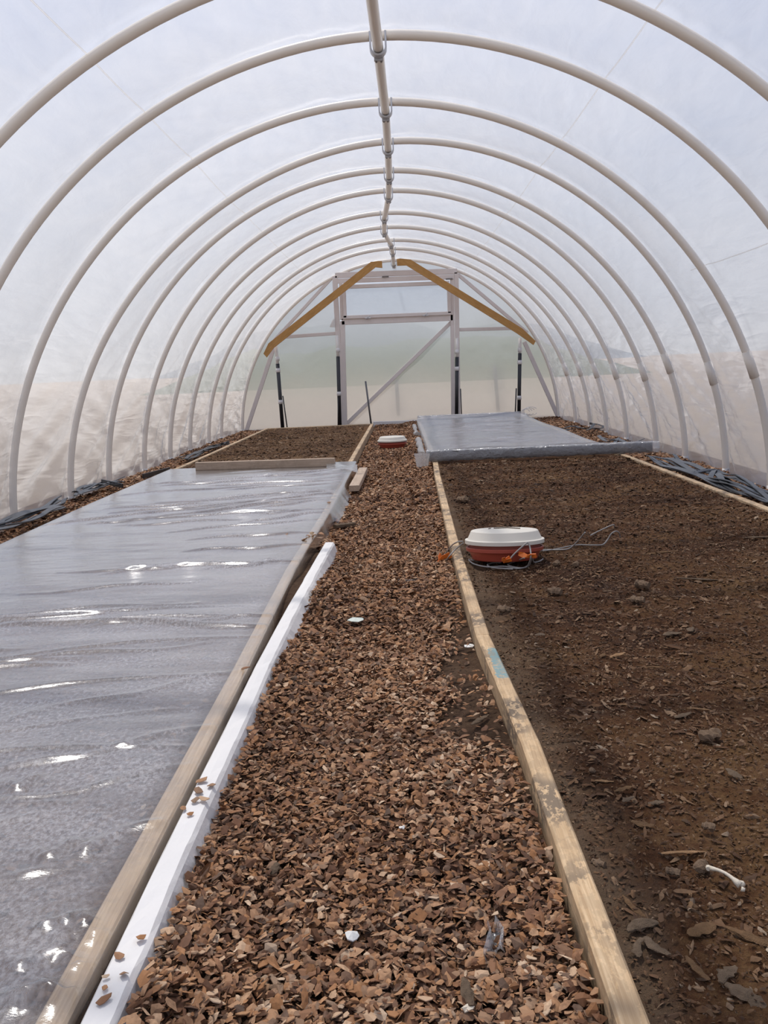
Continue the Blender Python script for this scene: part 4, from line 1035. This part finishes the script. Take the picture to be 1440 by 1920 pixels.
# wisp of film on the path
mb = MB(); V = []
for i in range(10):
    for j in range(8):
        u, w = i / 9, j / 7
        p = onz(912 + 42 * u * (.4 + .6 * w) + 6 * math.sin(5 * w), 1735 + 58 * w + 10 * math.sin(4 * u), .035)
        V.append((p[0], p[1], .034 + .012 * math.sin(7 * u + 3 * w) + .004 * math.cos(13 * w)))
link('film_wisp', np_mesh('film_wisp', V, grid_faces(10, 8)), M['wrap'], label='crumpled wisp of clear film on chips near the edging', cat='film scrap')
for px, py, L, w, yaw, mt, lab in [(835, 1625, .0, 0, 0, None, ''), (512, 1735, .0, 0, 0, None, ''), (625, 1223, .10, .010, .55, BB, 'thin brown stick on the chips in mid path'),
                                   (345, 1885, .06, .016, 1.9, BK, 'dark grey twig on chips beside the white cloth'), (876, 1862, .055, .016, 1.7, BK, 'dark twig with a pale broken end on the path'),
                                   (545, 1415, .045, .014, -.6, BB, 'reddish bark roll near the heaped chips by white cloth'), (515, 1632, .034, .018, 1.4, BK, 'grey knotted wood piece among the heaped chips'),
                                   (900, 1352, .075, .018, .9, BK, 'dark bark piece on spilled soil beside the edging board'), (840, 1470, .022, .016, .6, BK, 'dark grey lump on the chips in mid path')]:
    if mt is None: continue
    chunk('wood_piece', px, py, L, w, w * .8, mt, lab, 'wood piece', yaw, z=.03)

# 300 nearest bark chips as things of their own, lying on top of the mulch
r3 = np.random.default_rng(91)
variants = []
for k in range(10):
    n = 7; ang = np.linspace(0, 2 * math.pi, n, endpoint=False) + r3.uniform(-.3, .3, n); rad = r3.uniform(.75, 1.15, n); asp = r3.uniform(.45, .85)
    top = [Vector((.5 * math.cos(a) * q, .5 * asp * math.sin(a) * q, -.22 * (math.sin(a) * q * asp) ** 2 + r3.uniform(-.03, .03))) for a, q in zip(ang, rad)]
    vs_ = [Vector((0, 0, .05))] + top + [v - Vector((0, 0, .05)) for v in top] + [Vector((0, 0, .0))]
    fs = [(0, 1 + j, 1 + (j + 1) % n) for j in range(n)] + [(1 + j, 1 + n + j, 1 + n + (j + 1) % n, 1 + (j + 1) % n) for j in range(n)] + [(2 * n + 1, 1 + n + (j + 1) % n, 1 + n + j) for j in range(n)]
    me = bpy.data.meshes.new('bark_chip'); me.from_pydata([tuple(v) for v in vs_], [], fs); me.update()
    at = me.attributes.new('tint', 'FLOAT', 'POINT'); at.data.foreach_set('value', np.full(len(vs_), [.55, .7, .8, .62, .9, .45, .74, .86, .66, .97][k], np.float32))
    me.materials.append(M['chips']); variants.append(me)
CHIP_LOOK = ['mid brown', 'light brown', 'tan', 'warm brown', 'pale tan', 'dark brown', 'ochre brown', 'sandy', 'reddish brown', 'bleached whitish']
cnt = 0
while cnt < 300:
    px, py = r3.uniform(215, 1120), 1930 - 330 * r3.random() ** 1.2
    p = onz(px, py, .02)
    xl_ = -.355
    if not (xl_ < p[0] < .262): continue
    h = float(path_h(p[0], p[1]))
    o = bpy.data.objects.new('bark_chip', variants[cnt % 10]); col.objects.link(o)
    s = float(r3.uniform(.015, .029)); o.scale = (s, s, s)
    o.location = (p[0], p[1], h + .017); o.rotation_euler = (r3.normal(0, .3), r3.normal(0, .3), r3.uniform(0, 6.3))
    tag(o, CHIP_LOOK[cnt % 10] + ' bark chip lying loose on the near path mulch', 'bark chip', 'bark chips on the near path')
    cnt += 1
# bark flakes fallen on the white cloth and on the sheet
for k, (px, py, s, z, where) in enumerate([(264, 1757, .018, .094, 0), (223, 1792, .016, .094, 0), (233, 1825, .016, .094, 0), (198, 1831, .012, .094, 0), (196, 1853, .016, .094, 0), (195, 1873, .022, .094, 0),
                         (372, 1482, .030, .096, 0), (378, 1462, .026, .096, 0), (384, 1497, .024, .096, 0), (365, 1500, .020, .096, 0), (356, 1526, .016, .094, 0), (343, 1516, .016, .094, 0), (395, 1472, .02, .094, 0),
                         (590, 1003, .05, .1, 1), (600, 1008, .04, .1, 1), (578, 1004, .035, .1, 1), (603, 1000, .04, .1, 1), (570, 1011, .03, .1, 1), (585, 998, .03, .1, 1), (537, 1002, .02, .1, 1), (462, 1252, .03, .1, 1), (617, 942, .04, .1, 1)]):
    p = onz(px, py, z); me = variants[(k * 3 + (5 if where else 0)) % 10]
    o = bpy.data.objects.new('bark_flake', me); col.objects.link(o); o.scale = (s, s, s); o.location = (p[0], p[1], z + .002)
    o.rotation_euler = (r3.normal(0, .15), r3.normal(0, .15), r3.uniform(0, 6.3))
    tag(o, 'brown bark flake fallen on the clear plastic sheet' if where else 'brown bark flake fallen on the white cloth wrapping', 'bark flake',
        'bark flakes on the plastic sheet' if where else 'bark flakes on the white cloth')
